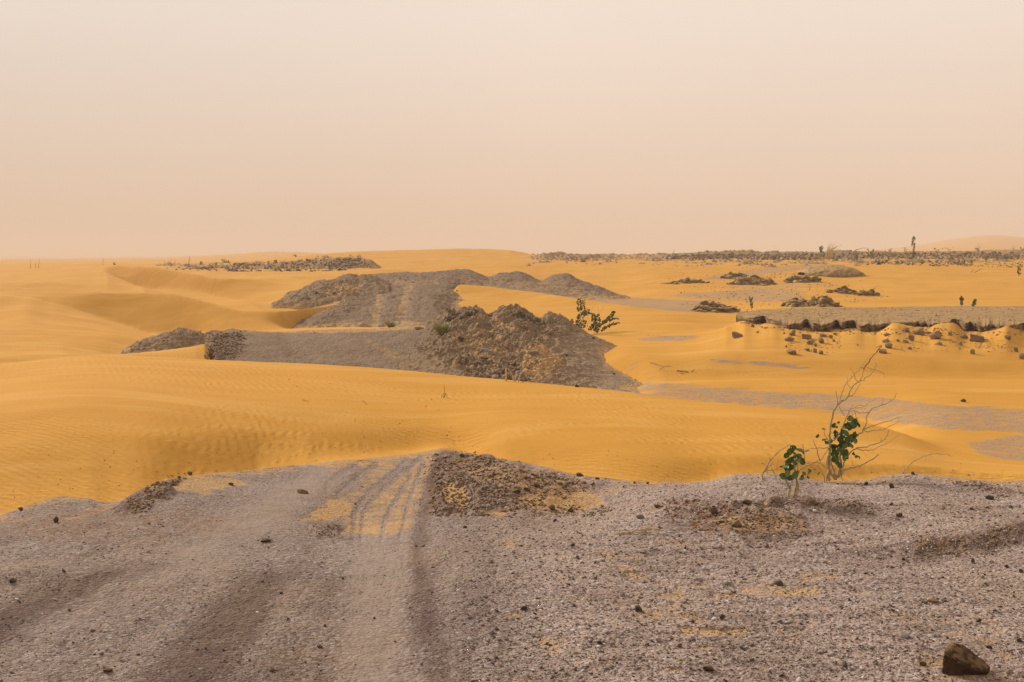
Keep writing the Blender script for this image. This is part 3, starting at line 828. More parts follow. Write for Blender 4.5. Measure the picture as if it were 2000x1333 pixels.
sD = Sheet()
sD.add(40, -2.0)
sD.row([(500, -1.3, 44.6), (1300, -1.3, 44.6)], 'z')
sD.row([(500, 642, 46), (900, 640, 46), (1300, 640, 46)])
sD.row([(500, 588, 56), (600, 588, 56), (900, 586, 56), (1000, 572, 62), (1300, 590, 62)])
sD.row([(500, 572, 62), (600, 570, 62), (700, 562, 63), (870, 562, 64), (960, 556, 68), (1100, 562, 68), (1300, 578, 68)])
sD.row([(500, 556, 72), (600, 556, 72), (700, 552, 72), (720, 542, 73), (740, 537, 74), (800, 534, 75), (860, 532, 75), (885, 529, 75), (905, 529, 76), (930, 534, 76), (955, 542, 76), (975, 536, 76), (1012, 532, 76), (1035, 540, 76), (1055, 549, 76),
        (1080, 540, 76), (1105, 535, 76), (1130, 546, 76), (1165, 557, 75), (1220, 572, 74), (1300, 590, 72)])
sD.add(sD.Y[-1] + 2.5, sD.Z[-1] - 0.4); sD.add(sD.Y[-1] + 7, -1.2); sD.add(100, -1.5)
sD.done()
emb = rock_sheet('track', '', 540, 1260, 44, 86, sD.z,
    [(588, 648), (596, 638), (640, 608), (690, 574), (703, 560), (712, 480), (1110, 480), (1150, 545), (1215, 580), (1150, 572), (1080, 566), (1000, 557), (930, 551), (897, 556), (885, 572), (860, 584), (862, 600), (880, 618), (880, 650)],
    M_G2, amp=0.30, freq=0.5, soft=0.8, rub_amt=0.35, nrow=200, slope=0.6,
    sandpolys=[([(735, 560), (760, 556), (748, 600), (740, 632), (722, 632)], 6, 0.6), ([(790, 556), (810, 556), (800, 590), (795, 625), (770, 625)], 6, 0.6),
               ([(700, 545), (860, 550), (860, 560), (700, 562)], 4, 0.55), ([(780, 625), (840, 630), (860, 640), (780, 640)], 4, 0.8), ([(700, 632), (760, 634), (760, 642), (690, 642)], 3, 0.8), ([(880, 535), (960, 545), (1100, 545), (1200, 575), (1080, 575), (900, 556)], 8, 0.5)],
    tones=[([(748, 556), (740, 640)], 12, 0.9), ([(802, 556), (790, 636)], 14, 1.1), ([(640, 625), (700, 575)], 25, -0.5), ([(850, 575), (845, 630)], 10, -0.4)], cat='track')
emb['label'] = 'gravel embankment carrying the track over the dunes further off'

sL = Sheet()
sL.add(28, -2.2)
sL.row([(150, -1.5, 33), (500, -1.5, 33)], 'z')
sL.row([(150, 702, 34.0), (215, 697, 34.0), (330, 685, 34.0), (440, 676, 34.0), (500, 676, 34.0)])
sL.row([(150, 715, 35.6), (205, 696, 35.6), (250, 678, 35.6), (270, 671, 35.6), (300, 662, 35.6), (322, 655, 35.6), (338, 650, 35.6), (350, 644, 35.6), (365, 648, 35.6), (388, 653, 35.6), (400, 657, 35.6), (420, 650, 36), (445, 649, 36.5), (500, 660, 36.5)])
sL.add(37.5, sL.Z[-1] - 0.3); sL.add(41, -1.8); sL.add(60, -2.5)
sL.done()
m3 = rock_sheet('mound', '', 185, 470, 32.5, 41, sL.z, [(200, 699), (214, 690), (240, 660), (300, 600), (460, 600), (455, 668), (380, 674), (330, 684), (270, 690)], M_G3,
    amp=0.16, freq=1.0, soft=0.4, rub_amt=0.8, nrow=120, edge_noise=0.2, dusty=0.25)
m3['label'] = 'low stony mound left of the dark track in a sand hollow'

sR = Sheet()
sR.add(50, -2.0)
sR.row([(500, -0.9, 56.5), (760, -0.9, 56.5)], 'z')
sR.row([(500, 590, 58), (600, 586, 58), (700, 573, 58), (760, 570, 58)])
sR.row([(500, 600, 63), (545, 586, 63), (560, 577, 63), (580, 569, 63), (600, 562, 63), (622, 552, 63), (640, 550, 63), (655, 548, 63.5), (672, 542, 64), (684, 539, 64), (700, 544, 64), (712, 540, 65), (760, 540, 66)])
sR.add(66, sR.Z[-1] - 0.4); sR.add(72, -1.2); sR.add(100, -1.5)
sR.done()
m4 = rock_sheet('mound', '', 530, 760, 56, 72, sR.z, [(542, 588), (560, 560), (600, 480), (750, 480), (735, 552), (700, 564), (640, 580), (590, 585)], M_G3,
    amp=0.28, freq=0.7, soft=0.6, rub_amt=0.8, nrow=120, edge_noise=0.4,
    sandpolys=[([(630, 570), (660, 555), (720, 550), (700, 565), (650, 580)], 5, 0.7)])
m4['label'] = 'stony mound left of the gravel embankment'

def off_sheet(amp_h, bumps=()):
    def f(X, Y):
        z = sand_z(X, Y) + amp_h
        for bx, by, rx, ry, h in bumps:
            xc = (bx - 1000) / F * by
            z = z + h * np.exp(-((X - xc) / rx) ** 2 - ((Y - by) / ry) ** 2)
        return z
    return f
fl = rock_sheet('rocky_ground', '', 290, 760, 108, 152, off_sheet(-0.05, [(690, 118, 3.0, 4, 0.55), (650, 120, 4, 5, 0.35), (585, 122, 3.5, 4, 0.35), (470, 122, 4, 3, 0.25), (720, 116, 1.5, 3, 0.4)]),
    [(300, 519), (380, 517), (460, 515), (560, 512), (620, 505), (700, 500), (730, 515), (735, 530), (690, 527), (640, 532), (560, 534), (470, 532), (400, 531), (340, 527)], M_G4,
    step=1.2, nrow=130, amp=0.5, freq=0.35, soft=1.2, rub_amt=1.0, edge_noise=1.2, slope=0.5, down=0.8, dusty=0.48, cat='rocky ground')
fl['label'] = 'strip of dark broken rock on the skyline at left'
fr = rock_sheet('rocky_ground', '', 1020, 2350, 104, 172, off_sheet(-0.02, [(1070, 150, 4, 5, 0.5), (1150, 140, 3, 4, 0.3), (1380, 150, 5, 4, 0.4), (1480, 150, 6, 4, 0.5), (1640, 152, 6, 5, 0.4), (1830, 150, 7, 4, 0.3)]),
    [(1040, 509), (1060, 495), (1150, 493), (1350, 485), (1600, 480), (2000, 470), (2400, 470), (2400, 522), (2000, 512), (1900, 513), (1830, 515), (1740, 511), (1650, 513), (1560, 511), (1480, 513), (1400, 512), (1300, 511), (1200, 508), (1120, 508)], M_G4,
    step=1.2, nrow=170, amp=0.5, freq=0.3, soft=1.5, rub_amt=1.0, edge_noise=2.0, slope=0.35, down=0.8, dusty=0.48, cat='rocky ground',
    sandpolys=[([(1120, 495), (1280, 498), (1400, 502), (1280, 506), (1120, 505)], 4, 0.55)])
fr['label'] = 'long strip of dark broken rock along the skyline at right'
print('rocks', time.time() - T0)
# ------------------------------------------------------------------ placing things on the terrain
bpy.context.view_layer.update()
DEPS = bpy.context.evaluated_depsgraph_get()
ORI = Vector((0, 0, EYE))
def hit(px, py):
    """where the sight line through a point of the frame meets the terrain"""
    d = Vector(((px - 1000) / F, 1.0, (HOR - py) / F)).normalized()
    global HIT
    ok, loc, nor, idx, ob, mt = scene.ray_cast(DEPS, ORI + d * 0.5, d)
    HIT = ob.name if ok else ''
    return (loc, nor) if ok else (None, None)
def at(px, py, Y):
    return Vector(((px - 1000) / F * Y, Y, EYE + Y * (HOR - py) / F))
def drop(x, y):
    ok, loc, nor, idx, ob, mt = scene.ray_cast(DEPS, Vector((x, y, 30)), Vector((0, 0, -1)))
    return (loc, nor) if ok else (Vector((x, y, 0)), Vector((0, 0, 1)))
rnd = random.Random(11)

def rock_shape(seed, sub=3, cuts=9, rough=0.10, strata=0.0, lims=(0.42, 0.8)):
    """angular stone of unit size as arrays (vertices, triangles)"""
    bm = bmesh.new()
    bmesh.ops.create_icosphere(bm, subdivisions=sub, radius=1.0)
    V = np.array([v.co[:] for v in bm.verts]); T = np.array([[v.index for v in f.verts] for f in bm.faces])
    bm.free()
    rs = np.random.RandomState(seed)
    for k in range(cuts):
        n = rs.normal(size=3); n[2] *= 0.8; n /= np.linalg.norm(n)
        lim = rs.uniform(*lims)
        d = V @ n
        V = V - np.outer(np.clip(d - lim, 0, None) * 0.97, n)
    if rough:
        r = fbm(V[:, 0] * 2.2 + V[:, 2] * 1.3, V[:, 1] * 2.2 - V[:, 2] * 1.9, 4, seed)
        V = V * (1 + rough * r)[:, None]
    if strata:
        q = np.sin(V[:, 2] * 17 + 2 * V[:, 0]) + 0.6 * np.sin(V[:, 2] * 41)
        V[:, :2] *= (1 + strata * q)[:, None]
    V = V / np.abs(V).max(0)
    return V, T

def tri_mesh(name, V, T, mat, attrs=None, smooth=False, parent=None):
    me = bpy.data.meshes.new(name)
    me.vertices.add(len(V)); me.vertices.foreach_set('co', np.asarray(V, np.float32).ravel())
    T = np.asarray(T, np.int32); k = T.shape[1]
    me.loops.add(T.size); me.loops.foreach_set('vertex_index', T.ravel())
    me.polygons.add(len(T)); me.polygons.foreach_set('loop_start', np.arange(0, T.size, k, dtype=np.int32))
    me.update(calc_edges=True)
    if smooth: me.shade_smooth()
    for an, av in (attrs or {}).items():
        a = me.attributes.new(an, 'FLOAT', 'POINT'); a.data.foreach_set('value', np.asarray(av, np.float32))
    return link_mesh(name, me, mat, parent)

def mat_stone(name, c0, c1, dust=0.3, s=1.0, grime=0.3, dc=(0.50, 0.30, 0.12)):
    mat = bpy.data.materials.new(name); m = NT(mat)
    oc = m.new('ShaderNodeTexCoord').outputs['Object']
    n = m.noise(m.pos, 7.0 / s, 6, 0.5, 0.62)
    c = m.mix(m.range(n, 0.3, 0.7), c0, c1)
    c = m.mix(m.range(m.noise(m.pos, 45.0 / s, 4), 0.45, 0.7, 0, grime), c, tuple(v * 0.35 for v in c0))
    nz_ = m.new('ShaderNodeSeparateXYZ'); m.put(nz_.inputs[0], m.new('ShaderNodeNewGeometry').outputs['Normal'])
    f = m.math('MULTIPLY', m.range(nz_.outputs['Z'], 0.35, 0.85), m.range(m.noise(m.pos, 11.0 / s, 4), 0.35, 0.6, 0, dust))
    c = m.mix(f, c, dc)
    t = m.attr('tint')
    c = m.mix(m.range(t, 0, 1, 0, 0.5), c, (0.42, 0.38, 0.36))
    m.color(c)
    m.normal(m.bump(m.noise(m.pos, 30.0 / s, 6, 0, 0.7), 0.8, 0.012 * s))
    return mat
M_DARK = mat_stone('dark ironstone', (0.060, 0.040, 0.030), (0.125, 0.082, 0.052), 0.25, 0.5)
M_BANK = mat_stone('brown clods', (0.085, 0.056, 0.036), (0.19, 0.125, 0.078), 0.6, 0.5)
M_BIG = mat_stone('brown split stone', (0.045, 0.024, 0.015), (0.085, 0.048, 0.026), 0.95, 0.35, 0.4, (0.21, 0.13, 0.07))
M_BOULD = mat_stone('brown sandstone', (0.20, 0.135, 0.080), (0.31, 0.22, 0.14), 0.45, 1.6, 0.5)
M_CROP = mat_stone('olive shale', (0.135, 0.092, 0.045), (0.31, 0.215, 0.11), 0.9, 2.6, 0.55)
M_STRIP = mat_stone('dark skyline shale', (0.085, 0.055, 0.034), (0.18, 0.12, 0.068), 0.5, 4.0, 0.4)
M_GREY = mat_stone('grey shale', (0.20, 0.17, 0.16), (0.34, 0.30, 0.28), 0.2, 0.5)
M_TAN = mat_stone('tan shale', (0.30, 0.18, 0.09), (0.40, 0.25, 0.13), 0.2, 0.5)

SHAPES = [rock_shape(100 + k, 3, 10, 0.10) for k in range(10)]
STRAT = [rock_shape(200 + k, 3, 15, 0.20, 0.035, (0.28, 0.7)) for k in range(10)]
SH_ME = {}
def stone_at(px, py, w, h, mat, label, cat='stone', group=None, name='stone', k=None, strat=False, depth=None, flat=1.0, sink=0.22):
    """py is the row of the stone's middle, w and h its size in the frame"""
    loc, nor = hit(px, py + h * 0.42)
    if loc is None: return None
    Y = loc.y
    m = Y / F
    lib = STRAT if strat else SHAPES
    k = rnd.randrange(len(lib)) if k is None else k
    key = (strat, k, mat.name)
    if key not in SH_ME:
        V, T = lib[k]
        o = tri_mesh(name, V, T, mat)
    else:
        o = SH_ME[key].copy(); COL.objects.link(o); o.name = name
    SH_ME.setdefault(key, o)
    sx = w * m / 2; sz = h * m / 2
    o.scale = (sx, depth if depth else sx * rnd.uniform(0.75, 1.05), sz * (1 + sink) * flat)
    o.location = loc + Vector((0, sx * 0.5, sz * (1 - sink) * flat))
    o.rotation_euler = (R(rnd.uniform(-8, 8)), R(rnd.uniform(-10, 10)), R(rnd.uniform(-25, 25)))
    return tag(o, label, cat, group)

# ------------------------------------------------------------------ shale ledge
def build_ledge():
    px = np.arange(1437.5, 2600, 1.3)
    fY = np.interp(px, PX, lipY)
    bx = (px - 1000) / F
    jag = 2.2 * sstep(0.05, 0.4, fbm(bx * 38, bx * 0 + 7, 3, 29)) + 0.30 * fbm(bx * 60, bx * 0, 4, 3, 0.6) + 0.16 * fbm(bx * 260, bx * 0, 3, 9)
    lipz = -0.26 * np.clip(fbm(bx * 75, bx * 0, 5, 19, 0.7) + 0.05, 0, 1) - 0.07 * (1 - sstep(1437, 1500, px))
    tip = sstep(1437, 1452, px)
    fY = fY + jag * tip
    backy = np.interp(px, [1437, 1445, 1480, 1560, 1700, 1840, 2000, 2600], [612.5, 609.5, 606, 602, 600, 598.5, 598, 598])
    bY = np.maximum((EYE - LZ) * F / (backy - HOR), fY + 0.25)
    rowsX, rowsY, rowsZ, sd, tn = [], [], [], [], []
    def add(Y, z, s, t):
        Y = np.broadcast_to(Y, px.shape); z = np.broadcast_to(z, px.shape)
        rowsX.append(bx * Y); rowsY.append(Y); rowsZ.append(z); sd.append(np.full(px.shape, s)); tn.append(np.broadcast_to(t, px.shape))
    nw = 26
    for i in range(nw):                                   # broken face, foot to lip
        t = i / (nw - 1)
        zz = LZ - 0.62 * (1 - t)
        lay = 0.07 * fbm(bx * 14 + 3 * np.floor(zz * 18), bx * 0 + np.floor(zz * 18) * 3.7, 3, 5) + 0.035 * math.sin(zz * 60)
        blk = 0.22 * fbm(bx * 45, bx * 0 + zz * 5, 4, 15, 0.6)
        under = 0.16 * (1 - t) ** 0.7
        edge = sstep(0.9, 1.0, t)
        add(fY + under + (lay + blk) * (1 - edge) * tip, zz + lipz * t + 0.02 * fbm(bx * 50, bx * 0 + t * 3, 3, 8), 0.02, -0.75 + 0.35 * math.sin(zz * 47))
    nt = 60
    for i in range(1, nt):
        t = (i / (nt - 1)) ** 0.8
        Y = fY + (bY - fY) * t
        n = fbm(bx * Y * 0.9, Y * 0.9, 4, 21); nf = fbm(bx * Y * 6, Y * 6, 3, 22)
        z = LZ + 0.035 * n + 0.014 * nf + lipz * (1 - t) ** 9
        add(Y, z, 0.58, 0.25 * n - 0.05)
    add(bY + 0.1, LZ - 0.12, 0.3, -0.3); add(bY + 0.25, LZ - 0.8, 0.3, -0.3)
    X, Y, Z = np.array(rowsX), np.array(rowsY), np.array(rowsZ)
    Z = Z - (1 - sstep(1437, 1441, px))[None, :] * 0.02
    sdy = np.array(sd) + 0.25 * np.clip(fbm(X * 0.8, Y * 1.2, 4, 61), 0, 1) * (np.array(sd) > 0.1)
    o = grid_mesh('rock_ledge', X, Y, Z, M_G5, {'tone': np.clip(np.array(tn), -1, 1), 'sandy': sdy, 'rust': 0 * X})
    # close the left end
    n = X.shape[0]
    bm = bmesh.new(); bm.from_mesh(o.data); bm.verts.ensure_lookup_table()
    nc = X.shape[1]
    col = [bm.verts[r * nc] for r in range(n)]
    try:
        f = bm.faces.new(col); bmesh.ops.triangulate(bm, faces=[f])
    except Exception as e: print('end cap', e)
    bm.to_mesh(o.data); bm.free()
    return tag(o, 'long flat shale ledge with a crumbling dark edge above the sand slope', 'rock ledge')
ledge = build_ledge()
bpy.context.view_layer.update(); DEPS = bpy.context.evaluated_depsgraph_get()

# ------------------------------------------------------------------ boulders fallen below the ledge
G_B = 'boulders fallen below the shale ledge'
SMALL_B = 'small brown stone lying loose on the sand slope below the ledge'
BOULDERS = [
    (1439, 655, 25, 14, 'oval brown boulder alone on the sand below the left tip of the ledge'),
    (1550, 651, 16, 12, 'upper boulder of the stacked pair nearest the left end of the ledge'),
    (1542, 662, 21, 13, 'lower boulder of the stacked pair nearest the left end of the ledge'),
    (1577, 657, 26, 14, 'broad dark boulder at the top of the middle boulder cluster'),
    (1582, 668, 19, 13, 'round boulder just under the broad dark one in the cluster'),
    (1550, 688, 27, 13, 'tilted wedge boulder lowest on the sand at the left of the cluster'),
    (1579, 683, 13, 9, 'small rounded boulder right of the tilted wedge boulder'),
    (1591, 685, 9, 11, None), (1594, 674, 8, 9, None), (1606, 689, 12, 9, 'lowest rounded stone at the right of the middle cluster'),
    (1607, 666, 15, 13, 'blocky boulder in the right half of the middle cluster'),
    (1608, 655, 14, 9, 'flat boulder on top of the right half of the middle cluster'),
    (1632, 652, 10, 7, None), (1623, 658, 9, 6, None), (1629, 665, 6, 7, None), (1480, 649, 8, 5, None), (1472, 637, 8, 7, None),
    (1536, 677, 6, 5, None), (1532, 651, 6, 4, None),
    (1733, 665, 16, 10, 'pale flat boulder, upper of three in a column below the ledge gap'),
    (1740, 676, 19, 12, 'pale round boulder, middle of three in a column below the ledge gap'),
    (1726, 687, 18, 9, 'pale low boulder beside the twig tips, bottom of the column'),
    (1733, 653, 13, 9, 'half buried sandy boulder right under the broken ledge edge'),
    (1772, 645, 21, 10, 'long flat boulder in the sand gap of the ledge'),
    (1755, 665, 10, 7, None), (1770, 667, 13, 8, 'low stone touching the rounded one in the paired stones'),
    (1780, 661, 13, 11, 'rounded stone touching the low one in the paired stones'),
    (1797, 648, 23, 17, 'cube-like dark boulder tucked under the ledge edge'),
    (1832, 655, 30, 17, 'largest angular boulder with a pointed top, below the sand gap'),
    (1814, 650, 11, 8, None), (1835, 671, 17, 9, 'dark flat stone just below the largest angular boulder'),
    (1855, 652, 8, 8, None), (1777, 680, 10, 8, None), (1876, 671, 11, 10, 'upright dark stone left of the layered slab'),
    (1884, 657, 18, 13, 'sloping boulder against the left of the layered slab'),
    (1913, 660, 44, 18, 'layered shale slab half buried under the right of the ledge'),
    (1901, 688, 11, 10, 'lone round stone low on the sand at the right'),
    (1969, 660, 14, 8, 'flat stone on the sand hump near the right edge'), (1985, 684, 9, 9, None),
    (1999, 697, 14, 13, 'dark stone cut off by the right edge of the picture'), (1862, 668, 6, 3, None), (1675, 674, 4, 3, None)]
for (x, y, w, h, lab) in BOULDERS:
    stone_at(x, y, w, h, M_BOULD, lab or SMALL_B, 'boulder' if lab else 'stone', G_B, 'boulder' if lab else 'stone', strat=True)

# ------------------------------------------------------------------ foreground stones
# the big split stone
def big_stone():
    loc, nor = hit(1890, 1322)
    m = loc.y / F
    # outline of the tilted top slab and its footprint, in metres, x right, y away, z up
    top = [(-40, 2, 42), (-28, 16, 50), (-12, 25, 54), (6, 27, 50), (22, 22, 40), (34, 16, 29), (46, 8, 20), (50, -2, 12), (42, -12, 8), (26, -18, 10), (8, -18, 18), (-10, -15, 27), (-28, -10, 36)]
    bot = [(-44, 4, -8), (-32, 18, -8), (-12, 26, -8), (8, 28, -8), (26, 24, -8), (38, 18, -8), (48, 8, -8), (50, -1, -8), (40, -8, -8), (24, -9, -8), (6, -8, -8), (-14, -12, -8), (-34, -9, -8)]
    bm = bmesh.new()
    tv = [bm.verts.new(Vector(p) * m) for p in top]; bv = [bm.verts.new(Vector(p) * m) for p in bot]
    mid = [bm.verts.new((Vector(a) * 0.45 + Vector(b) * 0.55 + Vector((0, 4 if a[1] < 0 else -1, 0))) * m) for a, b in zip(top, bot)]
    n = len(top)
    bm.faces.new(tv); bm.faces.new(bv[::-1])
    for i in range(n):
        j = (i + 1) % n
        bm.faces.new((tv[i], mid[i], mid[j], tv[j])); bm.faces.new((mid[i], bv[i], bv[j], mid[j]))
    bmesh.ops.recalc_face_normals(bm, faces=bm.faces)
    bmesh.ops.bevel(bm, geom=[e for e in bm.edges], offset=0.004, segments=2, affect='EDGES')
    bmesh.ops.triangulate(bm, faces=bm.faces)
    bmesh.ops.subdivide_edges(bm, edges=bm.edges, cuts=3, use_grid_fill=True)
    bm.normal_update()
    for v in bm.verts:
        c = v.co / m
        r = float(fbm(np.array([c.x * 0.07 + c.z * 0.05]), np.array([c.y * 0.07 - c.z * 0.06]), 4, 3)[0])
        v.co += v.normal * r * 3.0 * m
    me = bpy.data.meshes.new('stone'); bm.to_mesh(me); bm.free(); me.shade_smooth()
    o = link_mesh('stone', me, M_BIG)
    o.location = loc + Vector((0, 16 * m, 0))
    return tag(o, 'large dark split stone with a flat brown top, on the gravel at bottom right', 'stone')
big_stone()
G_S = 'stones scattered over the foreground gravel'
SMALL_S = 'small dark stone lying loose on the foreground gravel'
STONES = [
    (1248, 1190, 16, 12, 'D', 'black angular stone right of the middle on bare gravel beside a small sand patch'), (1410, 1206, 12, 10, 'D', 'black stone with a brown foot right of the black angular one'),
    (1171, 1255, 11, 9, 'D', 'round black pebble beside the lower sand patch'), (1288, 1251, 12, 10, 'G', 'grey-brown block of stone low on the gravel'), (1326, 1262, 12, 7, 'D', None),
    (1354, 1215, 8, 6, 'D', None), (1386, 1307, 22, 13, 'D', 'low cluster-like dark stone at the bottom of the picture'), (1743, 950, 11, 9, 'D', 'round dark stone on the brow right of the big bush'),
    (1757, 1006, 13, 9, 'D', 'dark oval stone on the gravel slope below the brow'), (1741, 985, 9, 5, 'D', None), (1935, 972, 17, 10, 'D', 'brown stone near the right edge just below the brow'),
    (1899, 994, 8, 6, 'D', None), (1766, 1093, 8, 6, 'D', None), (1784, 925, 8, 6, 'D', 'small dark stone on the very crest of the brow'), (1692, 945, 10, 6, 'D', None), (1872, 1057, 7, 5, 'D', None),
    (1901, 1096, 8, 9, 'D', None), (1968, 1107, 9, 6, 'D', None), (1996, 1116, 10, 7, 'D', None), (1692, 1120, 9, 5, 'D', None), (1669, 1116, 6, 5, 'D', None), (1631, 1060, 6, 4, 'D', None),
    (1338, 1070, 6, 5, 'D', None), (1370, 1070, 11, 5, 'G', None), (1250, 1010, 18, 9, 'G', 'flat grey stone left of the rusty hump'), (1395, 999, 16, 12, 'D', 'brown clod on the left of the rusty hump'),
    (1462, 983, 22, 9, 'D', 'dark crust block beside the bright sand patch on the rusty hump'), (1437, 1026, 26, 12, 'D', 'broad dark clod in the middle of the rusty hump'), (1588, 983, 22, 7, 'D', 'long dark crust block right of the rusty hump'),
    (1523, 1141, 16, 8, 'D', 'dark stone at the right end of the sand patch'), (1766, 1242, 22, 7, 'G', 'pale bluish flake of shale above the large split stone'), (1422, 1141, 14, 6, 'G', 'pale flake left of the sand patch'),
    (1912, 1213, 12, 9, 'D', 'brown stone above and right of the large split stone'), (1993, 1252, 12, 8, 'D', 'dark stone at the right edge level with the large stone'), (1804, 1298, 14, 9, 'D', 'small dark stone just left of the large split stone'),
    (1824, 1175, 22, 8, 'T', 'flat tan stone alone on the gravel at right'), (39, 995, 10, 9, 'D', 'black stone on the brow at the far left'), (107, 1016, 13, 12, 'D', 'black round stone below the brow at left'),
    (24, 1136, 15, 9, 'D', 'brown oval stone at the left edge'), (370, 925, 11, 7, 'D', 'dark stone on the brow above the left rubble bank'), (350, 933, 7, 4, 'D', None), (451, 946, 12, 5, 'D', None),
    (590, 962, 24, 6, 'D', 'long flat dark clod on the grey track bank'), (517, 1056, 22, 8, 'D', 'low brown clod at the top of the dark wheel band'), (511, 1136, 8, 4, 'D', None), (549, 1159, 8, 5, 'D', None),
    (669, 1130, 6, 4, 'D', None), (635, 1222, 6, 6, 'D', None), (908, 1030, 9, 4, 'D', None), (135, 1192, 6, 4, 'D', None), (210, 1310, 20, 8, 'D', 'low dark clod at the bottom left'), (530, 1310, 11, 5, 'D', None),
    (903, 891, 12, 8, 'D', 'dark stone at the top of the rubble bank beside dry twigs'), (1009, 960, 15, 9, 'D', 'brown lump in the middle of the rubble bank'), (1113, 997, 15, 8, 'D', 'dark stone at the lower edge of the sand hollow'),
    (1076, 992, 18, 10, 'D', 'broad dark stone left of the lower edge of the sand hollow'), (1133, 928, 16, 7, 'D', 'dark stone on the skyline of the rubble bank'), (1167, 935, 9, 4, 'D', None), (1285, 990, 15, 8, 'D', 'brown stone between the sand hollow and rusty hump'),
    (1029, 957, 13, 7, 'D', None), (1048, 949, 14, 7, 'D', None), (1023, 1188, 13, 10, 'D', 'angular black stone near the middle of the foreground'), (1127, 754, 9, 6, 'D', 'small dark stone on the dune crest below the rubble mound'),
    (1881, 783, 14, 6, 'D', 'flat dark stone alone on the bare gravel floor behind the dune'), (1240, 943, 6, 4, 'D', None), (1265, 944, 6, 4, 'D', None)]
MM = {'D': M_DARK, 'G': M_GREY, 'T': M_TAN}
for (x, y, w, h, mt, lab) in STONES:
    stone_at(x, y, w, h, MM[mt], lab or SMALL_S, 'stone', G_S, 'stone')
for i in range(75):
    y = rnd.uniform(945, 1330); x = rnd.uniform(10, 1990)
    if x < 1000 and rnd.random() < 0.5: continue
    s_ = rnd.uniform(2.6, 6.0) * (0.7 + 0.5 * (y - 900) / 430)
    stone_at(x, y, s_, s_ * 0.7, M_DARK, SMALL_S, 'stone', G_S, 'stone')

G_M = 'loose stones on the rubble mound'
for (x, y, w, h, mt, lab) in [(918, 694, 15, 9, 'D', 'dark rounded stone low on the left face of the rubble mound'), (948, 684, 18, 10, 'G', 'pale stone in the middle of the rubble mound face'), (946, 697, 20, 9, 'B', 'brown slab just below the pale stone on the mound'),
        (925, 680, 14, 8, 'B', 'small brown slab left of the pale stone on the mound'), (900, 662, 16, 12, 'D', 'dark block right of the round grass tuft'), (1042, 690, 26, 12, 'G', 'grey rounded slab beside the sand pocket of the mound'),
        (1107, 694, 8, 5, 'D', 'small dark stone on the grey skirt of the mound'), (1158, 660, 9, 4, 'D', 'thin dark stone below the green bush'), (818, 641, 22, 5, 'D', 'long flat dark slab left of the round grass tuft'),
        (1076, 651, 14, 5, 'D', 'dark slab between the two mound peaks'), (1199, 730, 6, 4, 'D', 'tiny dark stone far down the grey skirt'), (620, 571, 10, 6, 'D', 'dark stone below the stony mound left of the embankment'),
        (651, 573, 12, 7, 'D', 'rounded dark stone at the right of the stony mound foot'), (600, 583, 14, 4, 'D', 'low dark slab at the foot of the stony mound')]:
    stone_at(x, y, w, h, {'D': M_DARK, 'G': M_GREY, 'B': M_BOULD}[mt], lab, 'stone', G_M, 'stone', flat=0.8)

# ------------------------------------------------------------------ masses of chips and rubble
LOWS = [rock_shape(300 + k, 1, 6, 0.0) for k in range(12)]
def scatter(name, label, pts, sizes, mat, flat=(0.25, 0.6), aspect=(0.6, 1.0), tints=None, seed=1, sink=0.2, lib=None, tilt=0.3):
    rs = np.random.RandomState(seed)
    lib = lib or LOWS
    VV, TT, TI = [], [], []
    off = 0
    P = np.array([p[0][:] for p in pts]); N = np.array([p[1][:] for p in pts])
    for k in range(len(lib)):
        V, T = lib[k]
        idx = np.arange(k, len(pts), len(lib))
        if not len(idx): continue
        n = len(idx)
        s = sizes[idx]
        sc = np.stack([s, s * rs.uniform(*aspect, n), s * rs.uniform(*flat, n)], -1)
        L = V[None] * sc[:, None, :]
        a = rs.uniform(0, 2 * np.pi, n); ca, sa = np.cos(a), np.sin(a)
        x = L[..., 0] * ca[:, None] - L[..., 1] * sa[:, None]; y = L[..., 0] * sa[:, None] + L[..., 1] * ca[:, None]
        tx = rs.normal(0, tilt, n) - N[idx, 0] / N[idx, 2]; ty = rs.normal(0, tilt, n) - N[idx, 1] / N[idx, 2]
        z = L[..., 2] + np.clip(tx, -1, 1)[:, None] * x + np.clip(ty, -1, 1)[:, None] * y
        z = z + (sc[:, 2] * (1 - 2 * sink))[:, None]
        G = np.stack([x, y, z], -1) + P[idx][:, None, :]
        VV.append(G.reshape(-1, 3)); TT.append((T[None] + (np.arange(n) * len(V))[:, None, None] + off).reshape(-1, 3))
        TI.append(np.repeat(tints[idx] if tints is not None else np.zeros(n), len(V)))
        off += n * len(V)
    o = tri_mesh(name, np.concatenate(VV), np.concatenate(TT), mat, {'tint': np.concatenate(TI)})
    return tag(o, label, name, kind='stuff')

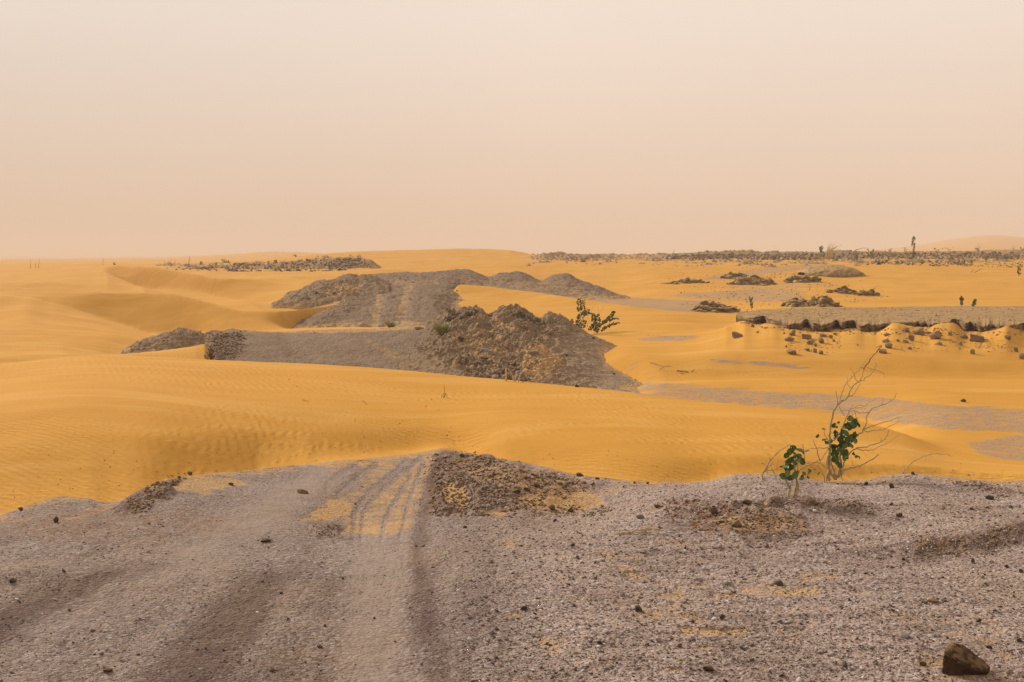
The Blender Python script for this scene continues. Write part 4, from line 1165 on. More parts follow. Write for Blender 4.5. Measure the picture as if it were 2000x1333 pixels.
def mat_chips():
    mat = bpy.data.materials.new('chips'); m = NT(mat)
    t = m.attr('tint')
    c = m.ramp(t, [(0.0, (0.050, 0.034, 0.028)), (0.18, (0.12, 0.078, 0.058)), (0.38, (0.21, 0.155, 0.135)), (0.6, (0.28, 0.215, 0.195)),
                   (0.76, (0.34, 0.22, 0.13)), (0.88, (0.40, 0.35, 0.325)), (1.0, (0.52, 0.50, 0.50))])
    c = m.mix(m.range(m.noise(m.pos, 60.0, 3), 0.4, 0.7, 0, 0.35), c, (0.15, 0.10, 0.08))
    m.color(c)
    return mat
M_CHIP = mat_chips()
rs = np.random.RandomState(5)
pts, sz, ti = [], [], []
N_CH = 40000
cx = rs.uniform(-60, 2060, N_CH * 2); cyy = 905 + 440 * rs.rand(N_CH * 2) ** 0.85
dust_lines = [[(120, 1210), (250, 1130), (380, 1075), (480, 1020), (570, 960), (640, 915)], [(700, 1400), (710, 1250), (725, 1120), (735, 1040)], [(770, 1400), (765, 1250), (775, 1120), (785, 1050)], [(500, 1030), (560, 985), (620, 940)]]
wdt = 18 + 50 * (cyy - 900) / 433
dl = np.min([line_d(cx, cyy, l, 1.3) / wdt for l in dust_lines], 0)
pr = np.clip(dl - 0.35, 0.08, 1.0) * np.where(cx > 860, 1.0, 0.55)
sel = rs.rand(len(cx)) < pr
n = 0
sandlim = [[(590, 1015), (700, 935), (690, 900), (860, 870), (832, 1000), (815, 1052), (668, 1046)], [(1040, 965), (1180, 962), (1185, 985), (1120, 1005), (1040, 990)], [(868, 948), (905, 946), (915, 965), (905, 988), (872, 985)],
           [(1430, 1143), (1480, 1140), (1530, 1150), (1500, 1168), (1440, 1160)], [(350, 935), (470, 932), (480, 946), (400, 968)]]
ins = np.max([poly_sd(cx, cyy, p) for p in sandlim], 0) > 0
sel &= ~(ins & (rs.rand(len(cx)) < 0.93))
for x, y in zip(cx[sel], cyy[sel]):
    if n >= N_CH: break
    loc, nor = hit(x, y)
    if loc is None or loc.y > 14.5 or (HIT == 'sand' and rs.rand() < 0.97): continue
    if nor.z < 0.3: nor = Vector((0, 0, 1))
    pts.append((loc, nor)); n += 1
    s = (0.0042 if x > 900 else 0.0030) * math.exp(rs.normal(0, 0.5)) * (0.55 + 0.07 * loc.y)
    if y < np.interp(x, PX, ey) + 3: s *= 0.6
    sz.append(min(s, 0.020)); ti.append(rs.rand())
scatter('gravel', 'loose shale chips strewn over the foreground ground', pts, np.array(sz), M_CHIP, (0.15, 0.5), (0.5, 1.0), np.array(ti), 3)
print('chips', n, time.time() - T0)

def poly_pts(poly, n, ymin=0, ymax=1e9, seed=0, onsand=False, warp=0.0):
    rs = np.random.RandomState(seed); P = np.array(poly); out = []; tries = 0
    while len(out) < n and tries < 8:
        tries += 1
        x = rs.uniform(P[:, 0].min(), P[:, 0].max(), n); y = rs.uniform(P[:, 1].min(), P[:, 1].max(), n)
        k = poly_sd(x, y, poly) + warp * fbm(x * 0.025, y * 0.05, 3, 5) > 0
        for a, b in zip(x[k], y[k]):
            l, nn = hit(a, b)
            if HIT == 'sand' and not onsand and rs.rand() < 0.9: continue
            if l is not None and ymin < l.y < ymax: out.append((l, nn if nn.z > 0.3 else Vector((0, 0, 1))))
            if len(out) >= n: break
    return out
def rubble(label, specs, mat, seed):
    P, Sz, Ti = [], [], []
    rs = np.random.RandomState(seed)
    for poly, n, smin, smax, y0, y1 in specs:
        q = poly_pts(poly, n, y0, y1, seed + n, seed > 22, 26.0 if seed == 21 else 8.0 if seed == 22 else 0.0)
        P += q
        m = np.array([l.y / F for l, _ in q])
        Sz += list(m * np.exp(rs.uniform(math.log(smin), math.log(smax), len(q))) / 2)
        Ti += list(rs.rand(len(q)) ** 2.5 * 0.5)
    return scatter('rubble', label, P, np.array(Sz), mat, (0.3, 0.75), (0.6, 1.0), np.array(Ti), seed, 0.25)
rubble('dark clods and broken crust on the foreground rubble banks', [
    ([(845, 900), (870, 878), (940, 890), (1050, 925), (1140, 938), (1160, 955), (1050, 985), (1000, 1005), (900, 1008), (838, 1010)], 1500, 2.0, 9, 5, 14),
    ([(1000, 985), (1120, 990), (1200, 995), (1180, 1010), (1050, 1010)], 200, 2, 7, 5, 14),
    ([(245, 990), (275, 950), (365, 925), (345, 960), (310, 985), (270, 1003)], 420, 2, 7, 5, 14),
    ([(1290, 985), (1330, 975), (1450, 980), (1560, 1000), (1600, 1030), (1540, 1055), (1400, 1045), (1290, 1015)], 420, 2, 9, 5, 14),
    ([(1480, 975), (1640, 980), (1720, 995), (1700, 1006), (1600, 998), (1480, 990)], 160, 2, 8, 5, 14),
    ([(1850, 940), (1920, 945), (2000, 965), (2000, 975), (1900, 955)], 90, 2, 6, 5, 14),
    ([(1780, 1060), (1900, 1045), (2000, 1025), (2000, 1060), (1900, 1085), (1800, 1090)], 260, 2, 8, 5, 14),
    ([(600, 1030), (640, 1020), (665, 1030), (655, 1050), (600, 1050)], 80, 2, 5, 5, 14),
    ([(820, 900), (850, 875), (880, 872), (850, 910), (830, 980), (815, 1040), (805, 1040), (815, 960)], 140, 1.5, 4, 5, 14)], M_BANK, 21)
rubble('brown stones and crumbled shale over the middle mounds', [
    ([(840, 640), (885, 612), (1000, 604), (1060, 630), (1110, 640), (1060, 690), (1040, 750), (930, 738), (850, 690)], 900, 1.5, 7, 25, 45),
    ([(985, 606), (1060, 628), (1090, 620), (1150, 655), (1100, 660), (1040, 650)], 320, 1.5, 5, 25, 45),
    ([(880, 700), (960, 700), (1020, 735), (1015, 748), (940, 738)], 200, 3, 12, 25, 45),
    ([(1080, 650), (1180, 680), (1270, 760), (1100, 760)], 150, 1.2, 3.5, 25, 45),
    ([(216, 692), (270, 670), (350, 645), (440, 650), (440, 665), (380, 675), (300, 682)], 330, 1.5, 5.5, 25, 45),
    ([(416, 700), (430, 660), (470, 648), (480, 670), (470, 700), (440, 706)], 260, 1.5, 6, 25, 45),
    ([(600, 636), (700, 560), (720, 570), (680, 620), (640, 640)], 260, 1.2, 4, 40, 80),
    ([(545, 587), (620, 555), (700, 542), (720, 550), (640, 580)], 350, 1.2, 4.5, 40, 80),
    ([(860, 560), (900, 550), (900, 560), (870, 590), (885, 620), (860, 620)], 160, 1.2, 5, 40, 80),
    ([(720, 540), (900, 530), (1010, 532), (1010, 550), (900, 545), (720, 556)], 250, 1.2, 3.5, 60, 90),
    ([(1060, 550), (1105, 536), (1160, 556), (1140, 565)], 120, 1.2, 3.5, 60, 90)], M_BOULD, 22)
rubble('scattered rubble of the rocky strips along the skyline', [
    ([(330, 528), (470, 516), (600, 507), (700, 504), (730, 520), (640, 531), (470, 531)], 420, 1.5, 8, 90, 180),
    ([(630, 516), (660, 508), (710, 510), (700, 520), (640, 524)], 120, 2, 7, 90, 180),
    ([(1050, 507), (1150, 501), (1160, 512), (1080, 510)], 90, 1.5, 5, 90, 200),
    ([(1300, 500), (1500, 497), (2000, 494), (2000, 506), (1700, 506), (1500, 508), (1300, 507)], 1150, 1.5, 9, 90, 200),
    ([(1350, 498), (1560, 498), (1560, 505), (1350, 505)], 160, 3, 11, 90, 200),
    ([(1850, 515), (2000, 512), (2000, 524), (1900, 522)], 90, 1.5, 5, 70, 200),
    ([(1700, 510), (1900, 510), (1900, 522), (1760, 520)], 150, 2, 8, 70, 200)], M_STRIP, 23)
rubble('shale crumbs around the outcrops and on the ledge', [
    ([(1300, 535), (1700, 535), (1740, 580), (1640, 605), (1340, 612)], 420, 1, 4, 40, 130),
    ([(1300, 570), (1400, 560), (1600, 550), (1660, 565), (1560, 590), (1400, 600)], 260, 1, 3.2, 40, 110),
    ([(1340, 548), (1460, 520), (1640, 512), (1640, 530), (1460, 545)], 200, 1, 3, 50, 130),
    ([(1450, 612), (1560, 603), (2000, 600), (2000, 632), (1560, 630), (1500, 622)], 420, 1.0, 4.5, 30, 60),
    ([(1880, 668), (1960, 665), (1985, 680), (1920, 685)], 90, 1.0, 4, 28, 40),
    ([(1600, 650), (1650, 655), (1640, 675), (1600, 680)], 50, 1.0, 3, 28, 40),
    ([(1230, 655), (1350, 655), (1330, 664)], 40, 1.0, 2.4, 30, 50),
    ([(1440, 628), (1540, 640), (1720, 646), (1740, 640), (1820, 640), (1880, 648), (2000, 645), (2000, 656), (1720, 656), (1540, 650), (1450, 636)], 420, 1.2, 6, 30, 40),
    ([(1530, 650), (1650, 650), (1640, 690), (1540, 690)], 110, 1.0, 4, 28, 40), ([(1720, 645), (1900, 650), (1990, 665), (1990, 690), (1760, 688)], 160, 1.0, 4.5, 28, 40)], M_BOULD, 24)
gp_ = []
q = poly_pts([(0, 880), (400, 880), (900, 850), (1400, 900), (1980, 915), (1980, 940), (1500, 925), (1250, 940), (1000, 900), (860, 870), (640, 903), (380, 930), (0, 1000)], 130, 9, 16, 77, True)
q += poly_pts([(560, 740), (900, 760), (900, 880), (640, 890)], 40, 9, 24, 78, True)
scatter('debris', 'specks of dry plant debris and grit on the near dune', q, np.array([l.y / F * rnd.uniform(0.6, 1.6) for l, _ in q]), M_DARK, (0.3, 0.6), (0.4, 1.0), np.zeros(len(q)), 41)
q, zz = [], []
for poly, n_ in (([(960, 722), (1040, 742), (1036, 750), (960, 735)], 26), ([(930, 738), (1000, 748), (1000, 752), (940, 748)], 14), ([(1000, 608), (1060, 628), (1068, 640), (1010, 622)], 30), ([(880, 612), (935, 607), (930, 616), (880, 622)], 16), ([(900, 700), (1010, 712), (1030, 735), (940, 722)], 36), ([(862, 626), (890, 612), (890, 622), (868, 636)], 12)):
    q += poly_pts(poly, n_, 25, 45, 300 + n_)
scatter('strata', 'broken layered slabs sticking out of the rubble mound', q, np.array([l.y / F * rnd.uniform(3.5, 9.5) for l, _ in q]), M_DARK, (0.10, 0.2), (0.5, 0.9), np.zeros(len(q)) + 0.1, 43, 0.2, None, 0.12)
rubble('dark rubble along the broken left end of the track stretch', [
    ([(392, 714), (402, 690), (424, 654), (470, 646), (480, 664), (462, 684), (460, 706)], 420, 1.5, 6.5, 25, 45)], M_DARK, 26)
print('rubble', time.time() - T0)

# ------------------------------------------------------------------ outcrops of broken shale
def outcrop(px0, px1, ytop, ybot, label, nblk, bs=(4, 12), seed=0, style='slab'):
    rs = np.random.RandomState(seed)
    xc = (px0 + px1) / 2
    loc, nor = hit(xc, ybot - 2)
    Yb = loc.y; m = Yb / F
    W = (px1 - px0) * m / 2; H = (ybot - ytop) * m * 1.0; D = max(W * 0.55, H * 1.6)
    base = Vector((loc.x, loc.y + D * 0.8, 0))
    zb = drop(base.x, base.y)[0].z
    # body
    nu, nv = 46, 30
    uu, vv = np.meshgrid(np.linspace(-1.15, 1.15, nu), np.linspace(-1.15, 1.15, nv), indexing='ij')
    r = np.sqrt(uu ** 2 + vv ** 2) + 0.25 * fbm(uu * 1.6 + seed, vv * 1.6, 3, seed)
    hgt = np.clip(1 - r, -0.3, 1)
    hgt = np.where(hgt > 0, hgt ** 0.55, hgt)
    X = base.x + uu * W; Y = base.y + vv * D
    gz = sand_z(X, Y) 
    Z = gz + H * 0.58 * hgt * (0.75 + 0.5 * fbm(uu * 3, vv * 3, 4, seed + 1)) - 0.06
    nr, nc = X.shape
    i = np.arange((nr - 1) * nc).reshape(nr - 1, nc)[:, :-1]
    q = np.stack([i, i + nc, i + nc + 1], -1).reshape(-1, 3); q2 = np.stack([i, i + nc + 1, i + 1], -1).reshape(-1, 3)
    VV = [np.stack([X, Y, Z], -1).reshape(-1, 3)]; TT = [np.concatenate([q, q2])]; off = nr * nc
    for k in range(nblk):
        a, b = rs.normal(0, 0.58), rs.normal(0, 0.5)
        if a * a + b * b > 1.7 or abs(a) > 1.12 or abs(b) > 1.12: continue
        V, T = LOWS[rs.randint(len(LOWS))]
        s = rs.uniform(*bs) * m / 2 * 1.3
        sc = np.array([s, s * rs.uniform(0.6, 1), s * (rs.uniform(0.16, 0.36) if style == 'slab' else rs.uniform(0.5, 0.8))])
        L = V * sc
        M = Euler((rs.normal(0, 0.35), rs.normal(0, 0.35) + 0.12, rs.uniform(0, 6.28))).to_matrix()
        L = L @ np.array(M).T
        x, y = base.x + a * W, base.y + b * D
        ii = int(np.clip((a + 1.15) / 2.3 * (nu - 1), 0, nu - 1)); jj = int(np.clip((b + 1.15) / 2.3 * (nv - 1), 0, nv - 1))
        L = L + np.array([x, y, Z[ii, jj] + sc[2] * 0.7])
        VV.append(L); TT.append(T + off); off += len(V)
    o = tri_mesh('rock_outcrop', np.concatenate(VV), np.concatenate(TT), M_CROP)
    return tag(o, label, 'rock outcrop', 'outcrops of broken shale on the sand plain')
outcrop(1305, 1385, 541, 556, 'thin low outcrop furthest left on the sand plain', 70, (5, 14), 1)
outcrop(1414, 1468, 529, 548, 'brown outcrop capped by one dark lump behind the others', 60, (5, 13), 2)
outcrop(1433, 1518, 537, 559, 'domed outcrop of dark tilted slabs in the middle of the plain', 120, (7, 20), 3)
outcrop(1539, 1602, 538, 554, 'flat-topped dark outcrop right of the domed one', 70, (8, 24), 4)
outcrop(1540, 1592, 568, 602, 'left half of the jumbled slabs just behind the ledge', 90, (6, 18), 5)
outcrop(1592, 1645, 567, 602, 'right half of the jumbled slabs just behind the ledge, with a long sloping slab', 80, (7, 20), 6)
outcrop(1628, 1684, 556, 577, 'left heap of the paired outcrops above the ledge', 80, (6, 15), 7)
outcrop(1676, 1722, 562, 581, 'right heap of the paired outcrops above the ledge', 70, (6, 14), 8)
outcrop(1355, 1446, 584, 612, 'wide heap of shale slabs beside the bare gravel pool', 130, (7, 19), 9)
def whaleback():
    l0, _ = hit(1630, 544)
    Y = l0.y + 4; m = Y / F
    pts_x = np.linspace(-1, 1, 60); ang = np.linspace(0, math.pi, 24)
    rows_ = []
    for a in ang:
        prof = np.clip(1 - np.abs(pts_x + 0.15) ** 1.7, 0, 1) ** 0.6
        x = pts_x * 66 * m
        y = -np.cos(a) * 3.2 * prof + 0.3 * fbm(pts_x * 4, pts_x * 0 + a * 2, 3, 4)
        z = np.sin(a) ** 0.7 * (22 * m) * prof * (1 + 0.18 * fbm(pts_x * 5, pts_x * 0 + a * 3, 4, 8)) - 0.1
        rows_.append((x, y, z))
    X = np.array([r[0] for r in rows_]) + (1632 - 1000) * m; Yy = np.array([r[1] for r in rows_]) + Y
    Z = np.array([r[2] for r in rows_]) + sand_z(X, Yy)
    o = grid_mesh('rock_outcrop', X, Yy, Z, M_CROP)
    tag(o, 'long smooth whale-backed rock under the dry feathery tree', 'rock outcrop', 'outcrops of broken shale on the sand plain')
whaleback()
print('outcrops', time.time() - T0)
# ------------------------------------------------------------------ plants and dead wood
def mat_wood(name, c0, c1, s=1.0):
    mat = bpy.data.materials.new(name); m = NT(mat)
    n = m.noise(m.scale(m.pos, (1, 1, 0.35)), 40.0 / s, 5, 0.4, 0.65)
    m.color(m.mix(m.range(n, 0.3, 0.7), c0, c1))
    m.normal(m.bump(m.noise(m.pos, 90.0 / s, 4), 0.6, 0.002))
    return mat
def mat_leaf(name, c0, c1, c2):
    mat = bpy.data.materials.new(name); m = NT(mat)
    c = m.mix(m.attr('tint'), c0, c1)
    c = m.mix(m.range(m.noise(m.pos, 25.0, 4), 0.5, 0.75, 0, 0.5), c, c2)
    m.color(c)
    m.b.inputs['Roughness'].default_value = 0.55
    m.b.inputs['Specular IOR Level'].default_value = 0.35
    m.b.inputs['Subsurface Weight'].default_value = 0.0
    return mat
M_DEAD = mat_wood('bleached wood', (0.40, 0.28, 0.14), (0.62, 0.49, 0.30))
M_STEM = mat_wood('tan bark', (0.33, 0.235, 0.105), (0.54, 0.42, 0.23))
M_TWIG = mat_wood('brown twig', (0.16, 0.10, 0.05), (0.27, 0.18, 0.09))
M_LEAF = mat_leaf('apple leaf', (0.050, 0.088, 0.012), (0.145, 0.200, 0.045), (0.10, 0.11, 0.035))
M_LEAF2 = mat_leaf('far leaf', (0.050, 0.080, 0.018), (0.125, 0.150, 0.050), (0.15, 0.14, 0.05))
M_TUFT = mat_leaf('dry grass', (0.22, 0.19, 0.05), (0.42, 0.34, 0.12), (0.30, 0.22, 0.08))

def tube(P, r0, r1, n=6, kink=0.0, seed=0):
    """tapered tube along points, a little crooked"""
    P = [Vector(p) for p in P]
    Q = []
    rr = random.Random(seed)
    for i in range(len(P) - 1):
        a, b = P[i], P[i + 1]
        pa = P[i - 1] if i else a; nb = P[i + 2] if i + 2 < len(P) else b
        L = (b - a).length
        for k in range(4):
            t = k / 4
            p = 0.5 * ((2 * a) + (b - pa) * t + (2 * pa - 5 * a + 4 * b - nb) * t * t + (3 * a - pa - 3 * b + nb) * t ** 3)
            Q.append(p + Vector([rr.gauss(0, kink * L * 0.04) for _ in range(3)]))
    Q.append(P[-1])
    V, T = [], []
    m = len(Q)
    for i, p in enumerate(Q):
        d = (Q[min(i + 1, m - 1)] - Q[max(i - 1, 0)]).normalized()
        up = Vector((0, 1, 0)) if abs(d.y) < 0.9 else Vector((1, 0, 0))
        u = d.cross(up).normalized(); v = d.cross(u)
        r = r0 + (r1 - r0) * (i / (m - 1)) ** 0.8
        r *= 1 + rr.uniform(-0.12, 0.12)
        for k in range(n):
            a = 2 * math.pi * k / n
            V.append(p + (u * math.cos(a) + v * math.sin(a)) * r)
    for i in range(m - 1):
        for k in range(n):
            a, b = i * n + k, i * n + (k + 1) % n
            T.append((a, b, b + n)); T.append((a, b + n, a + n))
    for k in range(1, n - 1):
        T.append((0, k + 1, k)); T.append(((m - 1) * n, (m - 1) * n + k, (m - 1) * n + k + 1))
    return np.array([v[:] for v in V]), np.array(T)

def join(parts):
    V, T, A, off = [], [], [], 0
    for p in parts:
        V.append(p[0]); T.append(p[1] + off); off += len(p[0])
        A.append(p[2] if len(p) > 2 else np.zeros(len(p[0])))
    return np.concatenate(V), np.concatenate(T), np.concatenate(A)

def leaf(pos, d, L, W, tint, rr):
    """one cupped, veined oval leaf: base at pos, pointing along d"""
    d = Vector(d).normalized()
    side = d.cross(Vector((rr.uniform(-.5, .5), rr.uniform(-1, -.2), rr.uniform(-.3, .9)))).normalized()
    nrm = side.cross(d).normalized()
    V, T = [], []
    nu = 7
    for i in range(nu):
        t = i / (nu - 1)
        w = W * (math.sin(math.pi * min(1, t * 0.93 + 0.06)) ** 0.65)
        c = Vector(pos) + d * (L * t) - nrm * (0.22 * L * t * t)
        for s_ in (-1, -0.5, 0, 0.5, 1):
            V.append(c + side * (w * s_ / 2) + nrm * (0.20 * W * abs(s_)) )
    for i in range(nu - 1):
        for k in range(4):
            a = i * 5 + k
            T.append((a, a + 1, a + 6)); T.append((a, a + 6, a + 5))
    n = len(V)
    bot = [v - nrm * (0.02 * L) for v in V]
    T2 = [(c + n, b + n, a + n) for a, b, c in T]
    VV = np.array([v[:] for v in V + bot])
    return VV, np.array(T + T2), np.full(2 * n, tint)

def empty_thing(name, loc, label, cat, group=None):
    o = bpy.data.objects.new(name, None); o.empty_display_size = 0.1
    o.location = loc; COL.objects.link(o)
    return tag(o, label, cat, group)

def plant(name, base_px, label, cat, branches, leaves, conv, mat_b, mat_l, r=(0.012, 0.003), yoff=0.0, spread=0.12, leafsize=1.0, seed=0, group=None, lname='foliage'):
    """branches: lists of frame points, each a mesh of its own; leaves: (x, y, size px)"""
    loc, nor = hit(*base_px)
    Y = loc.y + yoff
    base = Vector((loc.x, Y, loc.z)) if yoff == 0 else at(base_px[0], base_px[1], Y)
    root = empty_thing(name, base, label, cat, group)
    rr = random.Random(seed)
    m = Y / F
    trace = []
    for bi, group_ in enumerate(branches):
        parts = []
        k0 = rr.uniform(-1, 1)
        for si, (pts, ra, rb) in enumerate(group_):
            k = k0 + rr.uniform(-0.25, 0.25)
            P = []
            for (x, y) in pts:
                X_, Y_ = conv(x, y)
                h = max(0.0, (base_px[1] - Y_)) * m
                w = Y + spread * k * h * 1.2
                P.append(at(X_, Y_, w) - base)
            parts.append(tube(P, ra * r[0], rb * r[0], 6, 1.0, seed * 31 + bi * 7 + si))
            trace += P
        V, T, A = join(parts)
        tri_mesh('branch', V, T, mat_b, smooth=True, parent=root)
    if leaves:
        parts = []
        for (x, y, sz) in leaves:
            X_, Y_ = conv(x, y)
            c = at(X_, Y_, Y) - base
            if trace:
                q = min(trace, key=lambda t: (t.x - c.x) ** 2 + (t.z - c.z) ** 2)
                c.y = q.y + rr.uniform(-0.05, 0.05)
            L = sz * m * leafsize * rr.uniform(0.85, 1.1)
            d = Vector((rr.uniform(-1, 1), rr.uniform(-0.5, 0.5), rr.uniform(0.1, 1.0))).normalized()
            parts.append(leaf(c - d * L * 0.5, d, L, L * rr.uniform(0.62, 0.85), rr.random() ** 1.3, rr))
        V, T, A = join(parts)
        tri_mesh(lname, V, T, mat_l, {'tint': A}, smooth=True, parent=root)
    return root

ca = lambda x, y: (1470 + x / 4.3, 680 + y / 4.3)
B = []
B.append([([(655, 1120), (638, 1000), (648, 850), (645, 740), (660, 620), (690, 510), (740, 455), (800, 410), (830, 340), (880, 290), (930, 268), (1000, 210), (1040, 150), (1030, 125)], 1.25, 0.22),
          ([(880, 290), (915, 250), (932, 180), (905, 165)], 0.4, 0.2), ([(800, 410), (845, 392), (872, 350), (902, 290)], 0.4, 0.2),
          ([(712, 470), (712, 430), (698, 360)], 0.45, 0.25), ([(720, 460), (755, 370), (790, 290), (850, 230), (900, 170), (950, 110), (1000, 50)], 0.42, 0.15),
          ([(880, 290), (850, 220), (815, 168)], 0.3, 0.15), ([(905, 165), (970, 165), (1040, 185), (1090, 208), (1112, 248)], 0.25, 0.12), ([(830, 340), (795, 300), (798, 240)], 0.28, 0.12),
          ([(640, 780), (610, 740), (598, 690)], 0.35, 0.2)])
B.append([([(672, 780), (735, 705), (768, 630), (798, 560), (822, 512), (845, 478)], 0.75, 0.25), ([(825, 512), (880, 503), (960, 510)], 0.3, 0.12),
          ([(690, 760), (760, 692), (800, 640), (838, 545)], 0.45, 0.2), ([(722, 490), (745, 530), (772, 572)], 0.3, 0.2), ([(845, 520), (880, 590), (890, 650)], 0.3, 0.15),
          ([(850, 500), (900, 480), (940, 490), (980, 450), (1040, 435)], 0.25, 0.1)])
B.append([([(700, 1095), (735, 1000), (738, 905), (790, 820), (860, 752), (930, 690), (950, 620), (978, 540), (1050, 490), (1120, 470), (1180, 430), (1215, 380)], 0.95, 0.2),
          ([(930, 690), (1000, 660), (1080, 630), (1160, 610), (1215, 585), (1255, 580)], 0.5, 0.15), ([(940, 700), (1070, 692), (1150, 660), (1240, 612)], 0.4, 0.15),
          ([(978, 542), (900, 540), (800, 522), (700, 520), (640, 510)], 0.35, 0.12), ([(1070, 485), (1090, 460), (1100, 432)], 0.25, 0.12), ([(860, 752), (820, 770), (770, 820), (735, 880)], 0.4, 0.3)])
B.append([([(720, 1085), (765, 970), (800, 900), (860, 845), (960, 830), (1060, 798), (1120, 750), (1147, 685)], 0.8, 0.3), ([(870, 842), (950, 860), (1030, 850), (1120, 800), (1235, 733)], 0.45, 0.15), ([(1075, 790), (1082, 752)], 0.3, 0.15)])
B.append([([(715, 1092), (770, 1028), (850, 1000), (940, 970), (1010, 930), (1062, 893)], 0.85, 0.45), ([(842, 995), (838, 948)], 0.3, 0.2), ([(770, 1030), (745, 1075), (755, 1118)], 0.4, 0.25)])
B.append([([(690, 1100), (655, 1040), (628, 960), (640, 900)], 1.2, 0.9), ([(622, 1118), (628, 1070), (640, 1030)], 0.6, 0.5), ([(700, 1100), (690, 1040), (660, 980), (650, 900)], 0.9, 0.6), ([(740, 900), (770, 830), (830, 760), (880, 740)], 0.5, 0.4)])
B.append([([(645, 1030), (600, 990), (560, 965), (500, 962), (440, 966)], 0.5, 0.25), ([(560, 950), (540, 860), (508, 768)], 0.55, 0.28), ([(638, 838), (540, 842), (490, 845), (450, 860)], 0.4, 0.2),
          ([(604, 1125), (600, 1080), (575, 1030), (545, 980)], 0.5, 0.3), ([(560, 965), (600, 900), (640, 840)], 0.35, 0.3)])
LV = []
rr_ = random.Random(3)
for (cx_, cy__, sx_, sy_, n_) in [(850, 635, 42, 40, 12), (800, 690, 45, 50, 14), (735, 770, 55, 50, 12), (700, 850, 30, 60, 10), (780, 840, 35, 45, 9), (700, 940, 25, 40, 8), (760, 905, 25, 25, 4), (830, 760, 25, 20, 4), (700, 650, 22, 28, 5), (905, 650, 20, 18, 4), (620, 795, 18, 22, 4), (870, 905, 15, 18, 5)]:
    for _ in range(n_):
        LV.append((cx_ + rr_.uniform(-1, 1) * sx_, cy__ + rr_.uniform(-1, 1) * sy_, rr_.uniform(9.5, 15.5) if cx_ not in (700, 620, 870, 905) or cy__ > 800 and cx_ != 870 else rr_.uniform(6, 9)))
LV += [(850, 612, 17), (862, 655, 17), (590, 680, 8), (562, 750, 10), (640, 850, 9), (720, 625, 6)]
plant('shrub', (1627, 942), 'tall half-dead shrub with bare bleached branches and dark green leaves on the brow', 'shrub', B, LV, ca, M_STEM, M_LEAF, (0.0125, 0.0024), seed=5)

B = [[([(300, 1268), (312, 1190), (285, 1120), (262, 1060)], 1.1, 0.4), ([(312, 1190), (330, 1120), (340, 1050)], 0.5, 0.4)],
     [([(346, 1256), (358, 1180), (362, 1100), (350, 1000), (345, 930)], 0.75, 0.4)],
     [([(360, 1240), (378, 1180), (372, 1110), (380, 1045), (430, 1000), (500, 970), (560, 938)], 1.0, 0.35), ([(372, 1170), (400, 1205), (412, 1215)], 0.5, 0.3), ([(380, 1045), (378, 980), (395, 930)], 0.5, 0.35),
      ([(430, 1100), (480, 1060), (530, 1040)], 0.3, 0.2), ([(470, 1090), (460, 1010)], 0.4, 0.3)],
     [([(438, 965), (432, 900), (424, 805)], 0.4, 0.2)]]
LV = [(345, 842, 19), (330, 880, 20), (398, 862, 20), (435, 868, 14), (375, 925, 20), (345, 960, 17), (310, 935, 18), (410, 945, 17), (290, 905, 14), (262, 1002, 21), (305, 1005, 20), (342, 1052, 20), (252, 1072, 18), (318, 1088, 20),
      (300, 965, 15), (395, 915, 16), (400, 1090, 12), (415, 1088, 12), (470, 1050, 9), (485, 1035, 9), (545, 1045, 8), (430, 1055, 9), (520, 1022, 6), (465, 1085, 8), (355, 900, 18), (280, 1040, 17), (335, 1015, 16), (240, 1085, 12), (330, 860, 12)]
plant('shrub', (1541, 973), 'small leafy shrub with large round green leaves left of the tall half-dead shrub', 'shrub', B, LV, ca, M_STEM, M_LEAF, (0.0125, 0.003), seed=8)
plant('dead_plant', (1492, 938), 'low dead plant of leaning pale stalks at the left of both shrubs', 'dead plant',
      [[([(100, 1125), (82, 1080), (92, 1040), (130, 970), (170, 915), (215, 875), (270, 840), (318, 802)], 1.0, 0.2), ([(92, 1045), (125, 1010), (170, 965)], 0.6, 0.25), ([(300, 822), (285, 812)], 0.25, 0.15)],
       [([(90, 1040), (160, 1028), (235, 1012), (330, 1004)], 0.45, 0.2), ([(95, 1035), (140, 960), (140, 915)], 0.5, 0.2)],
       [([(198, 1108), (175, 1040), (152, 985)], 0.4, 0.2), ([(198, 1100), (205, 1010), (212, 940)], 0.25, 0.12)]], [], ca, M_STEM, M_LEAF, (0.012, 0.003), seed=9)
idf = lambda x, y: (x, y)
plant('dead_branch', (1762, 924), 'thin bare branch arching over the brow right of the tall shrub', 'dead branch',
      [[([(1761, 925), (1775, 909), (1792, 897), (1815, 888), (1838, 886), (1860, 891)], 1.0, 0.4)]], [], idf, M_DEAD, M_LEAF, (0.0075, 0.003), seed=10)
plant('stick', (1240, 1043), 'forked pale stick lying flat on the gravel below the brow', 'stick',
      [[([(1182, 1047), (1205, 1043), (1235, 1038), (1265, 1034), (1290, 1034)], 1.3, 0.5), ([(1182, 1049), (1200, 1046), (1225, 1043), (1250, 1038), (1296, 1036)], 0.9, 0.4)]], [], idf, M_DEAD, M_LEAF, (0.008, 0.003), seed=12, spread=0.0)

